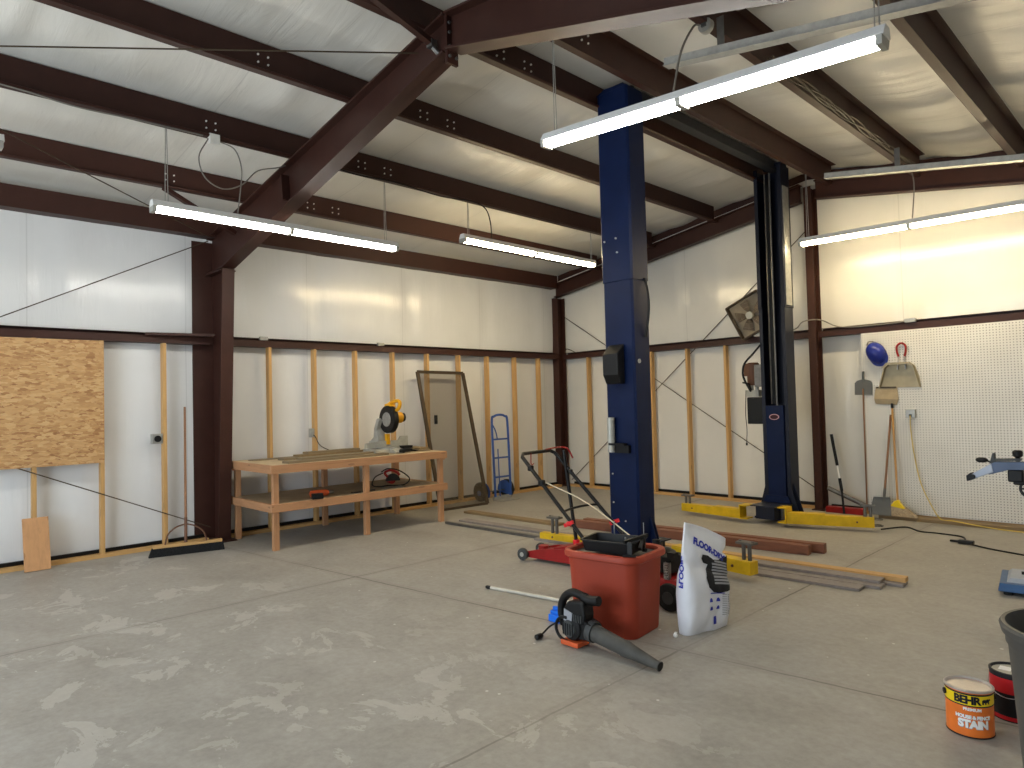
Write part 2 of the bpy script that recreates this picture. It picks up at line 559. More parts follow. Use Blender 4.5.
PUR = [.92, 2.04, 3.13, 4.18, 4.81, 5.82, 6.83, 7.95]
def grid_sheet(name, mat, nu, nv, fn):
    bm = bmesh.new()
    g = [[bm.verts.new(fn(i / nu, j / nv)) for j in range(nv + 1)] for i in range(nu + 1)]
    for i in range(nu):
        for j in range(nv):
            bm.faces.new((g[i][j], g[i + 1][j], g[i + 1][j + 1], g[i][j + 1]))
    me = bpy.data.meshes.new(name); bm.to_mesh(me); bm.free()
    for p in me.polygons: p.use_smooth = True
    me.materials.append(M[mat])
    o = bpy.data.objects.new(name, me); C.objects.link(o); o['kind'] = 'structure'
    return o

def roof_fn(s, t):
    x = -.3 + s * 9.5; y = YB - .1 + t * (.35 - YB)
    near = sorted(PUR + [-.05, 8.95])
    lo = max([p for p in near if p <= x], default=-.3); hi = min([p for p in near if p > x], default=9.3)
    q = (x - lo) / max(.05, hi - lo)
    sq_ = sin(pi * max(0, min(1, q))) ** 2; sag = .022 * sq_
    seam = abs(((y + 6.87) / 1.83 + .5) % 1 - .5) * 1.83
    puff = .025 * min(1, seam / .35)
    n = noise.noise(V((x * .8, y * 2.4, 1.3))) * .022 + noise.noise(V((x * 1.6, y * 6.5, 4.3))) * .013 + noise.noise(V((x * 1.3, y * 13, 6.3))) * .006
    return (x, y, zp(x) + .262 - sag - puff * sq_ + n * sq_)
grid_sheet('ceiling', 'roof_ins', 150, 210, roof_fn)

def wall_sheet(name, mat, P, z1, zg=2.34):
    """blanket in two tiers, tucked in at the girt"""
    def fn(s, t):
        base, nrm = P(s)
        top = z1(base)
        z = -.02 + t * (top + .02)
        d = abs(z - zg)
        puff = .03 * (1 - math.exp(-d * 6)) * (1 if z > zg else .45)
        u = base[0] + base[1]
        sm = abs(((u + 4.9) / 1.52 + .5) % 1 - .5) * 1.52
        puff *= min(1, .35 + sm / .3)
        n = noise.noise(V((u * 2.6, z * .5, 2.2))) * .014 + noise.noise(V((u * 8, z * .9, 7.2))) * .005
        k = puff + n * (1 - math.exp(-d * 8))
        return (base[0] + nrm[0] * k, base[1] + nrm[1] * k, z)
    return grid_sheet(name, mat, 170, 60, fn)
wall_sheet('wall_left', 'wall_ins_y', lambda s: ((-.165, YB - .1 + s * (.3 - YB)), (1, 0)), lambda b: 3.80)
wall_sheet('wall_back', 'wall_ins_x', lambda s: ((-.3 + s * 9.45, .165), (0, -1)), lambda b: zp(max(-.2, min(9.1, b[0]))) + .26)
wall_sheet('wall_right', 'wall_ins_y', lambda s: ((XR + .165, YB - .1 + s * (.3 - YB)), (-1, 0)), lambda b: 3.80)
fl = MB(); fl.box(-.4, 9.4, YB - .3, .4, -.2, 0)
o = fl.build('floor', 'concrete', kind='structure')
# end wall behind the camera, with the roll-up door standing open
DX0, DX1, DH = 1.9, 6.6, 3.0
w = MB(); w.box(-.3, DX0, YB - .12, YB, -.05, 4.6); w.box(DX1, 9.3, YB - .12, YB, -.05, 4.6); w.box(DX0, DX1, YB - .12, YB, DH, 4.6)
w.build('wall_front', 'wall_ins_x', kind='structure')
g = MB(); g.box(-6, 15, YB - 14, YB - .3, -.25, -.05)
g.build('ground', plain('pale_gravel_ground', rgb(150, 144, 134), .9, 0, .1), kind='structure')
# sill plates
t1 = MB(); t1.box(-.09, 0, -12.2, -6.24, 0, .038); t1.build('baseboard_left', 'pine_y', kind='structure')
t1 = MB(); t1.box(-.09, 0, -5.98, -.12, 0, .038); t1.build('baseboard_left_far', 'pine_y', kind='structure')
t1 = MB(); t1.box(.0, 4.40, .0, .09, 0, .038); t1.build('baseboard_back', 'pine_x', kind='structure')
t1 = MB(); t1.box(4.58, 8.9, .0, .09, 0, .038); t1.build('baseboard_back_far', 'pine_x', kind='structure')
# black strips drawing the shaded gap where blankets end above the plates
t1 = MB(); t1.box(-.125, -.10, -12.2, -6.24, .0, .075).box(-.125, -.10, -5.98, -.12, 0, .075); t1.build('trim_1', 'black_paint', kind='structure')
t1 = MB(); t1.box(.1, 4.42, .10, .125, 0, .075).box(4.58, 8.9, .10, .125, 0, .07); t1.build('trim_2', 'black_paint', kind='structure')

# ------------------------------------------------------------------ steel frame
STEEL = 'steel'
def i_member(root, name, top, bot, y, fw_=.18, tw=.012, tf=.016):
    """built-up beam between two polylines (x,z); web in the xz plane"""
    poly = list(top) + list(reversed(bot))
    mb = MB(); mb.prism(poly, y - tw / 2, y + tw / 2, 'xz')
    mb.build('web', STEEL, root)
    for nm, line, sgn in (('top_flange', top, -1), ('bottom_flange', bot, 1)):
        mb = MB()
        for a, b in zip(line[:-1], line[1:]):
            d = V((b[0] - a[0], 0, b[1] - a[1])).normalized(); n = V((-d.z, 0, d.x))
            if n.z * sgn < 0 or (abs(n.z) < .02 and n.x * sgn > 0): n = -n
            p = [V((a[0], 0, a[1])), V((b[0], 0, b[1])), V((b[0], 0, b[1])) + n * tf, V((a[0], 0, a[1])) + n * tf]
            mb.prism([(q.x, q.z) for q in p], y - fw_ / 2, y + fw_ / 2, 'xz')
        mb.build(nm, STEEL, root, bevel=.002)

FY = -6.11
t = thing('steel_column', 'dark red-brown tapered steel column standing between push broom and workbench', 'column', (.05, FY, 0), 'steel columns')
# tapered column: web + inner flange + outer flange
mb = MB(); mb.prism([(-.15, 0.014), (.128, 0.014), (.338, 3.114), (-.15, 3.114)], FY - .006, FY + .006, 'xz'); mb.build('web', STEEL, t)
mb = MB(); mb.prism([(.114, 0.014), (.132, 0.014), (.346, 3.14), (.328, 3.14)], FY - .07, FY + .07, 'xz'); mb.build('inner_flange', STEEL, t, bevel=.002)
mb = MB(); mb.prism([(-.155, 0.014), (-.139, 0.014), (-.139, 3.52), (-.155, 3.52)], FY - .24, FY + .10, 'xz'); mb.build('outer_flange', STEEL, t)
mb = MB(); mb.box(-.158, .22, FY - .11, FY + .11, 0, .014); mb.build('base_plate', STEEL, t)
mb = MB(); mb.box(-.139, .33, FY - .088, FY - .007, 3.115, 3.128).box(-.139, .33, FY + .007, FY + .088, 3.115, 3.128); mb.build('stiffener', STEEL, t)

t = thing('roof_rafter', 'long dark steel rafter sloping up from workbench column to roof peak', 'beam', (2.3, FY, 3.3), 'main roof rafters')
zt = lambda x: zp(x) - .002
i_member(t, 'rafter', [(-.13, 3.56), (-.05, zt(-.05) - .01), (RX - .012, zt(RX))], [(-.15, 3.132), (.352, 3.15), (.9, 3.266), (1.80, 3.455), (RX - .012, 4.005)], FY, .15)
mb = MB(); mb.box(RX - .012, RX - .001, FY - .05, FY + .05, 3.93, 4.285); mb.build('end_plate', STEEL, t)
mb = MB(); mb.bar((1.93, FY - .048, 3.54), (1.90, FY - .048, 3.80), .012, .08, (0, 1, 0)).bar((1.93, FY + .048, 3.54), (1.90, FY + .048, 3.80), .012, .08, (0, 1, 0)); mb.build('splice_plate', STEEL, t)
t = thing('roof_rafter', 'dark steel rafter running from roof peak down toward upper right edge', 'beam', (6.6, FY, 3.3), 'main roof rafters')
i_member(t, 'rafter', [(RX + .012, zt(RX)), (8.85, zt(8.85))], [(RX + .012, 4.02), (6.75, 3.36), (8.85, 2.80)], FY, .15)
mb = MB(); mb.box(RX + .001, RX + .012, FY - .05, FY + .05, 3.93, 4.285); mb.build('end_plate', STEEL, t)
bolts(t, [(RX + .012, FY + yy, zz) for zz in (3.98, 4.05, 4.15, 4.22) for yy in (-.03, .03)], (1, 0, 0), .012, .014, 'gun_metal')

# end-wall frame
EY = -.03
t = thing('end_rafter', 'dark steel end-wall rafter rising from far corner column to the peak', 'beam', (2.2, EY, 3.5), 'end wall rafters')
i_member(t, 'rafter', [(-.1, zt(-.1) + .07), (RX - .07, zt(RX) + .07)], [(-.1, 3.43 + SL * -.1), (RX - .07, 3.43 + SL * RX)], EY, .12)
t = thing('end_rafter', 'dark steel end-wall rafter above pegboard and bright right-hand light', 'beam', (6.7, EY, 3.5), 'end wall rafters')
i_member(t, 'rafter', [(RX + .13, zt(RX) + .07), (8.95, zt(8.95) + .07)], [(RX + .13, 3.43 + SL * (RX - .0)), (8.95, 3.43 - SL * .05)], EY, .12)
for k, (a, b, lab) in enumerate(((-.1, RX, 'thin dark roof-edge channel above the corner-side end rafter'), (RX, 9.0, 'thin dark roof-edge channel above the pegboard-side end rafter'))):
    mb = MB(); mb.prism([(a, zp(a) + .13), (b, zp(b) + .13), (b, zp(b) + .235), (a, zp(a) + .235)], .035, .10, 'xz')
    single(mb, 'rake_channel', STEEL, lab, 'channel', 'roof edge channels')

for k, (a, b) in enumerate(((-.1, RX), (RX, 9.0))):
    mb = MB(); mb.prism([(a, zp(a) + .06), (b, zp(b) + .06), (b, zp(b) + .14), (a, zp(a) + .14)], .036, .05, 'xz'); mb.build('trim_%d' % (3 + k), 'roof_ins', kind='structure')

def h_column(name, label, x, y, bf, d, z1, along='y'):
    t = thing(name, label, 'column', (x, y, 0), 'steel columns')
    if along == 'y':       # flanges face -y / +y
        mb = MB(); mb.box(x - bf / 2, x + bf / 2, y - d / 2, y - d / 2 + .012, .012, z1); mb.build('inner_flange', STEEL, t, bevel=.002)
        mb = MB(); mb.box(x - bf / 2, x + bf / 2, y + d / 2 - .012, y + d / 2, .012, z1); mb.build('outer_flange', STEEL, t)
        mb = MB(); mb.box(x - .005, x + .005, y - d / 2 + .012, y + d / 2 - .012, .012, z1); mb.build('web', STEEL, t)
    mb = MB(); mb.box(x - bf / 2 - .03, x + bf / 2 + .03, y - d / 2 - .03, y + d / 2, 0, .012); mb.build('base_plate', STEEL, t)
    return t
h_column('steel_column', 'dark steel column standing in the far corner behind hand truck and mower handle', -.10, .0, .17, .2, 3.40)
h_column('steel_column', 'dark steel column under the roof peak just right of far lift post', 4.48, .03, .10, .2, 4.30)

# eave channel and purlins
mb = MB()
mb.box(-.165, -.150, -12.3, -.1, 3.56, 3.79).box(-.15, .02, -12.3, -.12, 3.56, 3.566).box(.008, .02, -12.3, -.12, 3.566, 3.785)
single(mb, 'eave_strut', STEEL, 'dark steel eave channel running along top of the left wall', 'beam')

def purlin(x, label, left=True):
    t = thing('roof_purlin', label, 'beam', (x, -6.1, zp(x)), 'roof purlins')
    s = 1 if left else -1           # Z section; lower flange toward the ridge side of the view
    z0 = zp(x) + .001
    h = .25
    mb = MB()
    dz = SL * .06 * (1 if x <= RX else -1)
    # web, bottom flange with lip, top flange with lip as one section swept along y
    prof = [(x - .004, z0), (x + .062 * s, z0 + .001), (x + .075 * s, z0 + .016), (x + .071 * s, z0 + .019), (x + .060 * s, z0 + .006), (x + .004, z0 + .005),
            (x + .004, z0 + h), (x - .062 * s, z0 + h - .001), (x - .062 * s, z0 + h - .005), (x - .004, z0 + h - .005)]
    if not left:
        prof = [(x + .004, z0), (x - .062, z0 + .001), (x - .075, z0 + .016), (x - .071, z0 + .019), (x - .060, z0 + .006), (x - .004, z0 + .005),
                (x - .004, z0 + h), (x + .062, z0 + h - .001), (x + .062, z0 + h - .005), (x + .004, z0 + h - .005)]
    mb.prism(prof, -12.3, -.095, 'xz')
    mb.build('section', STEEL, t)
    bolts(t, [(x + .004, yy, z0 + zz) for yy in (-6.95, -6.87, -5.42, -5.34, -5.1, -5.02) for zz in (.09, .15)], (1, 0, 0), .008, .01, 'label_white')
    return t
plab = ['dark steel roof purlin nearest the left wall, just above the eave channel',
        'dark steel roof purlin carrying the two left-hand hanging strip lights',
        'dark steel roof purlin second from the peak on the left slope, no lights on it',
        'dark steel roof purlin just left of the peak, passing behind near lift post',
        'dark steel roof purlin just right of the peak, carrying the foreground light chain',
        'dark steel roof purlin with round box and cable bundle, right of the peak',
        'dark steel roof purlin with bright shiny lower lip at upper right',
        'dark steel roof purlin beyond the upper right corner of the picture']
for x, lb in zip(PUR[:7], plab):
    purlin(x, lb, x < RX)

def girt(axis, a, b, label):
    mb = MB()
    if axis == 'y':
        mb.box(-.15, 0, a, b, 2.285, 2.291).box(-.012, 0, a, b, 2.291, 2.362).box(-.15, -.142, a, b, 2.291, 2.40).box(-.024, -.012, a, b, 2.352, 2.362).box(-.142, -.06, a, b, 2.394, 2.40)
    else:
        mb.box(a, b, 0, .15, 2.285, 2.291).box(a, b, 0, .012, 2.291, 2.362).box(a, b, .142, .15, 2.291, 2.40).box(a, b, .012, .024, 2.352, 2.362).box(a, b, .06, .142, 2.394, 2.40)
    return single(mb, 'wall_girt', STEEL, label, 'beam', 'wall girts')
girt('y', -12.2, -6.20, 'dark steel wall girt running along top of the strand board panel')
girt('y', -6.0, -.12, 'dark steel wall girt above the studs behind the workbench')
girt('x', .0, 4.42, 'dark steel wall girt on end wall below the box fan')
girt('x', 4.54, 8.95, 'dark steel wall girt along top edge of the white pegboard')
# short strut from the column along the girt
mb = MB(); mb.bar((.02, -6.9, 2.375), (.12, -6.2, 2.385), .05, .03); single(mb, 'girt_brace', STEEL, 'short dark steel strut lying on girt beside workbench column', 'brace')

# studs
def stud(axis, p, label):
    mb = MB()
    if axis == 'y': mb.box(-.089, -.001, p - .019, p + .019, .0385, 2.284)
    else: mb.box(p - .019, p + .019, .001, .089, .0385, 2.284)
    return single(mb, 'wall_stud', 'pine_z', label, 'stud', 'pine wall studs', bevel=.002)
for p, lb in ((-7.905, 'pine stud seen below strand board above the leaning plywood board'),
              (-7.312, 'pine stud at the right edge of the strand board panel'),
              (-6.698, 'full height pine stud with the round socket box, left of push broom'),
              (-5.476, 'pine stud behind workbench nearest to the steel column'),
              (-4.868, 'pine stud behind workbench with small outlet box and cord'),
              (-4.258, 'pine stud behind workbench just left of the miter saw'),
              (-3.647, 'pine stud rising directly behind the yellow miter saw'),
              (-3.033, 'pine stud seen through left half of the leaning screen panel'),
              (-2.423, 'pine stud seen behind right side of the leaning screen panel'),
              (-1.824, 'pine stud between the leaning screen panel and blue hand truck'),
              (-1.201, 'slim pine stud just right of the blue hand truck'),
              (-.614, 'pine stud on left wall closest to the far corner column')):
    stud('y', p, lb)
for p, lb in ((.557, 'pine stud on end wall between corner column and near lift post'),
              (1.874, 'pine stud on end wall directly right of the near lift post'),
              (2.531, 'pine stud on end wall midway between the two lift posts'),
              (3.172, 'pine stud on end wall closest to the far lift post')):
    stud('x', p, lb)

# bracing rods
def rod(a, b, label, r=.006):
    t = MB(); t.tube([a, b], r, 6)
    return single(t, 'brace_rod', 'brown_metal', label, 'rod', 'steel bracing rods')
rod((.034, -12.1, .40), (.034, -6.22, 3.50), 'thin steel bracing rod slanting up left wall above strand board')
rod((.007, -12.1, 2.86), (.007, -6.22, .16), 'thin steel bracing rod slanting down left wall to column foot')
rod((-.03, .105, 3.06), (4.42, .105, .24), 'thin bracing rod on end wall falling from corner column to far lift')
rod((.03, .118, .1), (4.40, .118, 3.78), 'thin bracing rod on end wall rising from corner up behind box fan')
rod((.25, -6.3, 3.50), (4.2, -12.2, 4.22), 'thin roof bracing rod ending at the knee above workbench column')
rod((4.15, -6.18, 4.11), (.3, -12.2, 3.67), 'thin roof bracing rod reaching rafter just below the roof peak')
# flange brace at the peak
mb = MB(); mb.bar((4.30, FY - .55, 4.27), (4.30, FY - .07, 4.13), .05, .04)
t = thing('flange_brace', 'short steel brace bolted between purlin and rafter at roof peak', 'brace', (4.15, FY - .3, 4.0))
mb.build('strut', STEEL, t)
mb = MB(); mb.cbox((4.30, FY - .06, 4.12), (.06, .05, .05)).cyl((4.31, FY - .06, 4.09), (4.33, FY - .02, 4.05), .018, seg=8); mb.build('clevis', 'gun_metal', t)
mb = MB(); mb.bar((.97, -6.98, 3.74), (.72, -6.18, 3.46), .05, .04)
single(mb, 'flange_brace', STEEL, 'short steel brace beside the haunch behind long left strip light', 'brace')

# ------------------------------------------------------------------ strip lights
def strip_light(name, label, p, q, cords, tmat):
    """eight foot two-section fluorescent strip from p to q (both at housing top)"""
    p, q = V(p), V(q); d = (q - p).normalized(); L = (q - p).length
    side = d.cross(V((0, 0, 1))).normalized(); upv = side.cross(d).normalized()
    t = thing(name, label, 'light', (p + q) / 2, 'hanging fluorescent strip lights')
    def sect(poly, a, b):
        return [[p + d * s + side * x + upv * z for x, z in poly] for s in (a, b)]
    mb = MB()
    mb.rings(sect([(-.03, 0), (.03, 0), (.052, -.046), (.052, -.056), (-.052, -.056), (-.052, -.046)], 0, L))
    mb.build('housing', 'white_enamel', t)
    for k in range(2):
        a = k * L / 2 + .02; b = (k + 1) * L / 2 - .02
        for s in (-.034, .034):
            mb = MB(); o_ = side * s - upv * .078
            mb.tube([p + d * (a + .012) + o_, p + d * (b - .012) + o_], .0155, 12)
            mb.build('tube', tmat, t, smooth=True)
    for s in (0.0, L / 2 - .018, L - .036):
        mb = MB(); mb.rings(sect([(-.058, -.056), (.058, -.056), (.05, -.102), (-.05, -.102)], s, s + .036 if 0 < s < L - .1 else s + .03))
        mb.build('lamp_holder', 'light_grey', t)
    for (s, z1) in cords:
        b0 = p + d * s
        mb = MB()
        for off in (-.012, .012):
            mb.tube([b0 + d * off, b0 + d * off * .4 + V((0, 0, z1 - b0.z))], .0035, 5)
        mb.build('chain', 'galv', t)
    return t
WARM = (1.0, .80, .48, 1); COOL = (1.0, .97, .88, 1)
T_STR = 60.0
M['tube_warm'] = tube_mat('warm_tube_glow', WARM, T_STR * 1.6)
M['tube_bright'] = tube_mat('bright_warm_tube_glow', WARM, T_STR * 1.25)
M['tube_cool'] = tube_mat('neutral_tube_glow', COOL, T_STR * .84)
strip_light('strip_light', 'hanging fluorescent strip light above workbench end by the steel column', (2.04, -7.40, 3.285), (2.04, -4.96, 3.285), ((.12, zp(2.04)), (2.3, zp(2.04))), 'tube_cool')
strip_light('strip_light', 'smaller far hanging strip light between workbench and near lift post', (2.04, -4.03, 3.53), (2.04, -1.57, 3.53), ((.1, zp(2.04)), (2.4, zp(2.04))), 'tube_warm')
strip_light('strip_light', 'big bright strip light crossing in front of near lift post', (4.75, -5.47, 3.50), (7.07, -5.47, 3.335), ((.1, zp(4.85)), (2.28, zp(7.0))), 'tube_cool')
strip_light('strip_light', 'bright strip light hanging before end wall above the pegboard', (4.66, -.78, 3.455), (7.08, -.78, 3.41), ((.1, zp(4.76)), (2.3, zp(6.98))), 'tube_bright')
strip_light('strip_light', 'strip light showing only its white end at left picture edge', (2.04, -10.83, 3.565), (2.04, -8.39, 3.565), ((.1, zp(2.04)), (2.3, zp(2.04))), 'tube_cool')

# light wiring
def cable(name, pts, r, mat, label, cat='cable', group=None, n=8, seg=6):
    mb = MB(); mb.tube(smooth_path(pts, n), r, seg)
    return single(mb, name, mat, label, cat, group, smooth=True)
t = thing('junction_box', 'pale junction box on purlin with looped cable above left strip light', 'electrical box', (2.09, -6.92, 3.87))
mb = MB(); mb.cbox((2.085, -6.90, 3.905), (.06, .09, .09)); mb.build('box', 'foam', t, bevel=.006)
mb = MB(); mb.tube(smooth_path([(2.09, -6.95, 3.90), (2.09, -7.03, 3.72), (2.09, -6.98, 3.55), (2.09, -6.83, 3.48), (2.09, -6.66, 3.55), (2.06, -6.5, 3.72), (2.05, -6.3, 3.80), (2.02, -6.205, 3.85)]), .006, 6); mb.build('cable', 'cord_grey', t, smooth=True)
mb = MB(); mb.tube(smooth_path([(2.09, -6.86, 3.90), (2.09, -6.72, 3.86), (2.09, -6.66, 3.7), (2.06, -6.66, 3.5), (2.04, -6.68, 3.29)]), .006, 6); mb.build('drop_cable', 'cord_grey', t, smooth=True)
cable('light_cable', [(2.12, -5.9, 3.93), (2.11, -5.5, 3.90), (2.11, -5.0, 3.92), (2.11, -4.4, 3.89), (2.11, -3.95, 3.92), (2.11, -3.72, 3.88), (2.07, -3.60, 3.75), (2.05, -3.56, 3.54)], .007, 'black', 'black cable draped along purlin and dropping to far strip light')
cable('light_cable', [(2.10, -9.2, 3.92), (2.11, -8.4, 3.915), (2.115, -7.95, 3.885), (2.11, -7.55, 3.90), (2.105, -7.0, 3.91)], .006, 'cord_grey', 'thin grey cable sagging under purlin left of the junction box')
cable('light_cable', [(5.77, -4.99, 4.08), (5.75, -5.04, 4.05), (5.78, -5.25, 3.8), (5.83, -5.44, 3.46)], .008, 'cord_grey', 'grey cable dropping from round box to foreground strip light')
cable('light_cable', [(5.86, -.72, 4.07), (5.90, -.75, 4.0), (5.93, -.77, 3.8), (5.90, -.775, 3.44)], .007, 'cord_grey', 'thin cable dropping to middle of strip light above pegboard')
mb = MB()
for k in range(5):
    ph = k * 1.3
    mb.tube([V((5.90 + .022 * sin(ph + y * 5), y, zp(5.9) - .012 + .02 * sin(ph * 2 + y * 3.1))) for y in [-4.2 + i * .11 for i in range(33)]], .008, 5)
single(mb, 'cable_bundle', 'brown_metal', 'bundle of loose cables tied along purlin right of the peak', 'cable', smooth=True)
t = thing('ceiling_box', 'round grey electrical box hung on purlin above grey ceiling track', 'electrical box', (5.86, -4.95, 4.0))
mb = MB(); mb.lathe([(.02, -.03), (.048, -.03), (.052, -.015), (.052, .015), (.04, .03), (.02, .03)], (5.80, -4.95, 4.07), 'y', 18); mb.build('box', 'galv', t, smooth=True)
mb = MB(); mb.cbox((5.80, -4.985, 4.07), (.035, .012, .03)); mb.build('receptacle', 'dark_grey', t)

def track(label, x0, x1, y, z0, bx, tilt, ends):
    t = thing('ceiling_track', label, 'rail', (x0, y, z0), 'grey ceiling tracks')
    z1 = z0 + tilt * (x1 - x0)
    mb = MB()
    for (w0, w1, h0, h1) in ((-.022, .022, .05, .056), (-.022, -.017, 0, .05), (.017, .022, 0, .05), (-.04, .04, -.006, 0)):
        mb.prism([(x0 + .1 * (h0 < 0) * 0, z0 + h0), (x1, z1 + h0), (x1, z1 + h1), (x0, z0 + h1)], y + w0, y + w1, 'xz')
    mb.build('channel', 'galv', t)
    for b in bx:
        zb = z0 + tilt * (b - x0) + .056
        mb = MB(); mb.bar((b, y, zb), (b, y, zp(b)), .006, .05, (1, 0, 0)).bar((b - .13, y, zb + .012), (b + .13, y, zb + .012 + tilt * .26), .03, .024)
        mb.build('hanger', 'gun_metal', t)
    return t
track('grey ceiling track hung behind foreground strip light at top right', 5.50, 7.9, -5.0, 3.885, (5.93, 7.6), -.183, 0)
track('pale grey ceiling track running in front of end rafter above pegboard', 5.22, 7.9, -1.4, 3.93, (5.95, 7.4), -.165, 0)
# ------------------------------------------------------------------ car lift
lift = thing('car_lift', 'tall blue two-post car lift with yellow swing arms', 'car lift', (4.39, -2.6, 0))
PX0, PX1 = 4.225, 4.555
def channel(mb, x0, x1, yb, yo, z0, z1, th=.012, lip=.045, ch=.018):
    """open steel channel: back at yb, opening toward yo"""
    s = 1 if yo > yb else -1
    out = [(x0, yo), (x0, yb + s * ch), (x0 + ch, yb), (x1 - ch, yb), (x1, yb + s * ch), (x1, yo), (x1 - lip, yo)]
    inn = [(x1 - lip, yo - s * th), (x1 - th, yo - s * th), (x1 - th, yb + s * (ch + .004)), (x1 - ch - .004, yb + s * th), (x0 + ch + .004, yb + s * th),
           (x0 + th, yb + s * (ch + .004)), (x0 + th, yo - s * th), (x0 + lip, yo - s * th), (x0 + lip, yo)]
    mb.prism(out + inn, z0, z1, 'xy')
    return mb
def lift_post(yb, yo, paint):
    s = 1 if yo > yb else -1
    mb = MB(); channel(mb, PX0, PX1, yb, yo, .02, 2.62)
    # flared foot gussets either side
    for xx, d in ((PX1, 1), (PX0, -1)):
        mb.prism([(xx, .02), (xx + d * .13, .02), (xx + d * .115, .10), (xx, .46)], (yb + yo) / 2 + s * .05 - .006, (yb + yo) / 2 + s * .05 + .006, 'xz')
        mb.prism([(xx, .02), (xx + d * .10, .02), (xx + d * .09, .08), (xx, .40)], yo - s * .006 - .006, yo - s * .006 + .006, 'xz')
    p = mb.build('post', paint, lift, bevel=.002)
    mb = MB(); channel(mb, PX0 - .008, PX1 + .008, yb - s * .008, yo, 2.60, 4.36)
    mb.build('extension_sleeve', paint, p, bevel=.002)
    mb = MB(); mb.box(PX0 - .14, PX1 + .15, min(yb - s * .05, yo + s * .02), max(yb - s * .05, yo + s * .02), 0, .02); mb.build('base_plate', 'blue', p)
    return p
p1 = lift_post(-4.17, -3.93, 'blue')
p2 = lift_post(-.80, -1.05, 'blue_dark')
# post caps and pulleys
mb = MB(); mb.prism([(PX0 - .008, 4.36), (PX1 + .008, 4.36), (PX1 - .04, 4.385), (PX0 + .09, 4.40)], -4.178, -4.10, 'xz'); mb.build('top_cap', 'blue', p1)
mb = MB(); mb.lathe([(.008, -.02), (.045, -.02), (.05, 0), (.045, .02), (.008, .02)], (4.30, -4.02, 4.385), 'x', 14).lathe([(.008, -.02), (.045, -.02), (.05, 0), (.045, .02), (.008, .02)], (4.50, -4.02, 4.37), 'x', 14); mb.build('cable_pulley', 'black_paint', p1)
mb = MB(); mb.lathe([(.008, -.02), (.045, -.02), (.05, 0), (.045, .02), (.008, .02)], (4.33, -.95, 4.39), 'x', 14).box(4.42, 4.55, -1.0, -.84, 4.36, 4.405); mb.build('cable_pulley', 'blue_dark', p2)
# overhead beam
mb = MB(); mb.box(4.36, 4.47, -4.10, -.86, 4.33, 4.335).box(4.36, 4.366, -4.10, -.86, 4.335, 4.44).box(4.464, 4.47, -4.10, -.86, 4.335, 4.44).box(4.366, 4.464, -4.10, -.86, 4.435, 4.44)
mb.build('overhead_beam', 'grey_beam', lift, bevel=.003)
# control box, lock cylinder, bolts, hose on near post
mb = MB(); mb.prism([(-4.18, 2.02), (-4.285, 1.93), (-4.285, 1.74), (-4.24, 1.66), (-4.18, 1.66)], 4.285, 4.455, 'yz'); mb.build('control_box', 'black', p1, bevel=.008)
mb = MB(); mb.cyl((4.305, -4.215, 1.04), (4.305, -4.215, 1.355), .033, seg=20); mb.build('lock_cylinder', 'light_grey', p1, smooth=True)
mb = MB(); mb.bar((4.30, -4.225, 1.115), (4.47, -4.225, 1.115), .05, .02).cbox((4.41, -4.19, 1.07), (.16, .035, .07)); mb.build('lock_lever', 'black_paint', p1)
bolts(p1, [(a_, -4.178, b_) for a_, b_ in ((4.27, 2.98), (4.40, 2.99), (4.41, 2.86))], (0, -1, 0), .009, .012, 'light_grey', seg=8)
bolts(p1, [(a_, -4.17, b_) for a_, b_ in ((4.28, .58), (4.30, .36), (4.41, .42), (4.28, .84))], (0, -1, 0), .008, .008, 'light_grey', seg=8)
mb = MB(); mb.tube(smooth_path([(4.568, -4.0, 2.62), (4.60, -4.0, 2.52), (4.612, -4.0, 2.38), (4.60, -4.0, 2.24), (4.565, -4.0, 2.08)]), .010, 8); mb.build('hydraulic_hose', 'black', p1, smooth=True)
mb = MB(); mb.lathe([(.012, 0), (.02, 0), (.02, .008), (.012, .008)], (4.556, -4.1, 1.86), 'x', 12); mb.build('hose_port', 'light_grey', p1)
# carriages
def carriage(y0, y1, ybk, yface, zt):
    mb = MB(); mb.box(PX0 + .055, PX1 - .055, min(ybk, yface), max(ybk, yface), .10, zt)
    s = 1 if yface > ybk else -1
    mb.prism([(PX0 + .03, .30), (PX1 - .03, .30), (PX1 + .0, .235), (PX1 + .0, .215), (PX0 - .0, .215), (PX0 - .0, .235)], yface, yface + s * .02, 'xz')
    o_ = mb.build('carriage', 'blue', lift, bevel=.003)
    mb = MB(); mb.box(PX0 + .05, PX1 - .05, min(y0, y1), max(y0, y1), .055, .20).box(PX0 - .02, PX1 + .02, min(y0, y1), max(y0, y1), .2, .212); mb.build('yoke', 'blue_dark', o_, bevel=.003)
    mb = MB(); mb.cyl((PX0 + .03, (y0 + y1) / 2, .05), (PX0 + .03, (y0 + y1) / 2, .22), .024).cyl((PX1 - .03, (y0 + y1) / 2, .05), (PX1 - .03, (y0 + y1) / 2, .22), .024); mb.build('arm_pin', 'gun_metal', o_)
    return o_
carriage(-3.925, -3.70, -4.10, -3.935, 1.2)
c2 = carriage(-1.42, -1.075, -.92, -1.07, 1.40)
# oval badge on the far carriage
ov = [(.062 * cos(2 * pi * k / 28), .036 * sin(2 * pi * k / 28)) for k in range(28)]
mb = MB(); mb.prism([(4.385 + a, 1.26 + b) for a, b in ov], -1.074, -1.070, 'xz'); mb.build('badge', 'decal_rim', c2)
mb = MB(); mb.prism([(4.385 + a * .82, 1.26 + b * .76) for a, b in ov], -1.0765, -1.0741, 'xz'); mb.build('badge', 'decal_dark', c2)
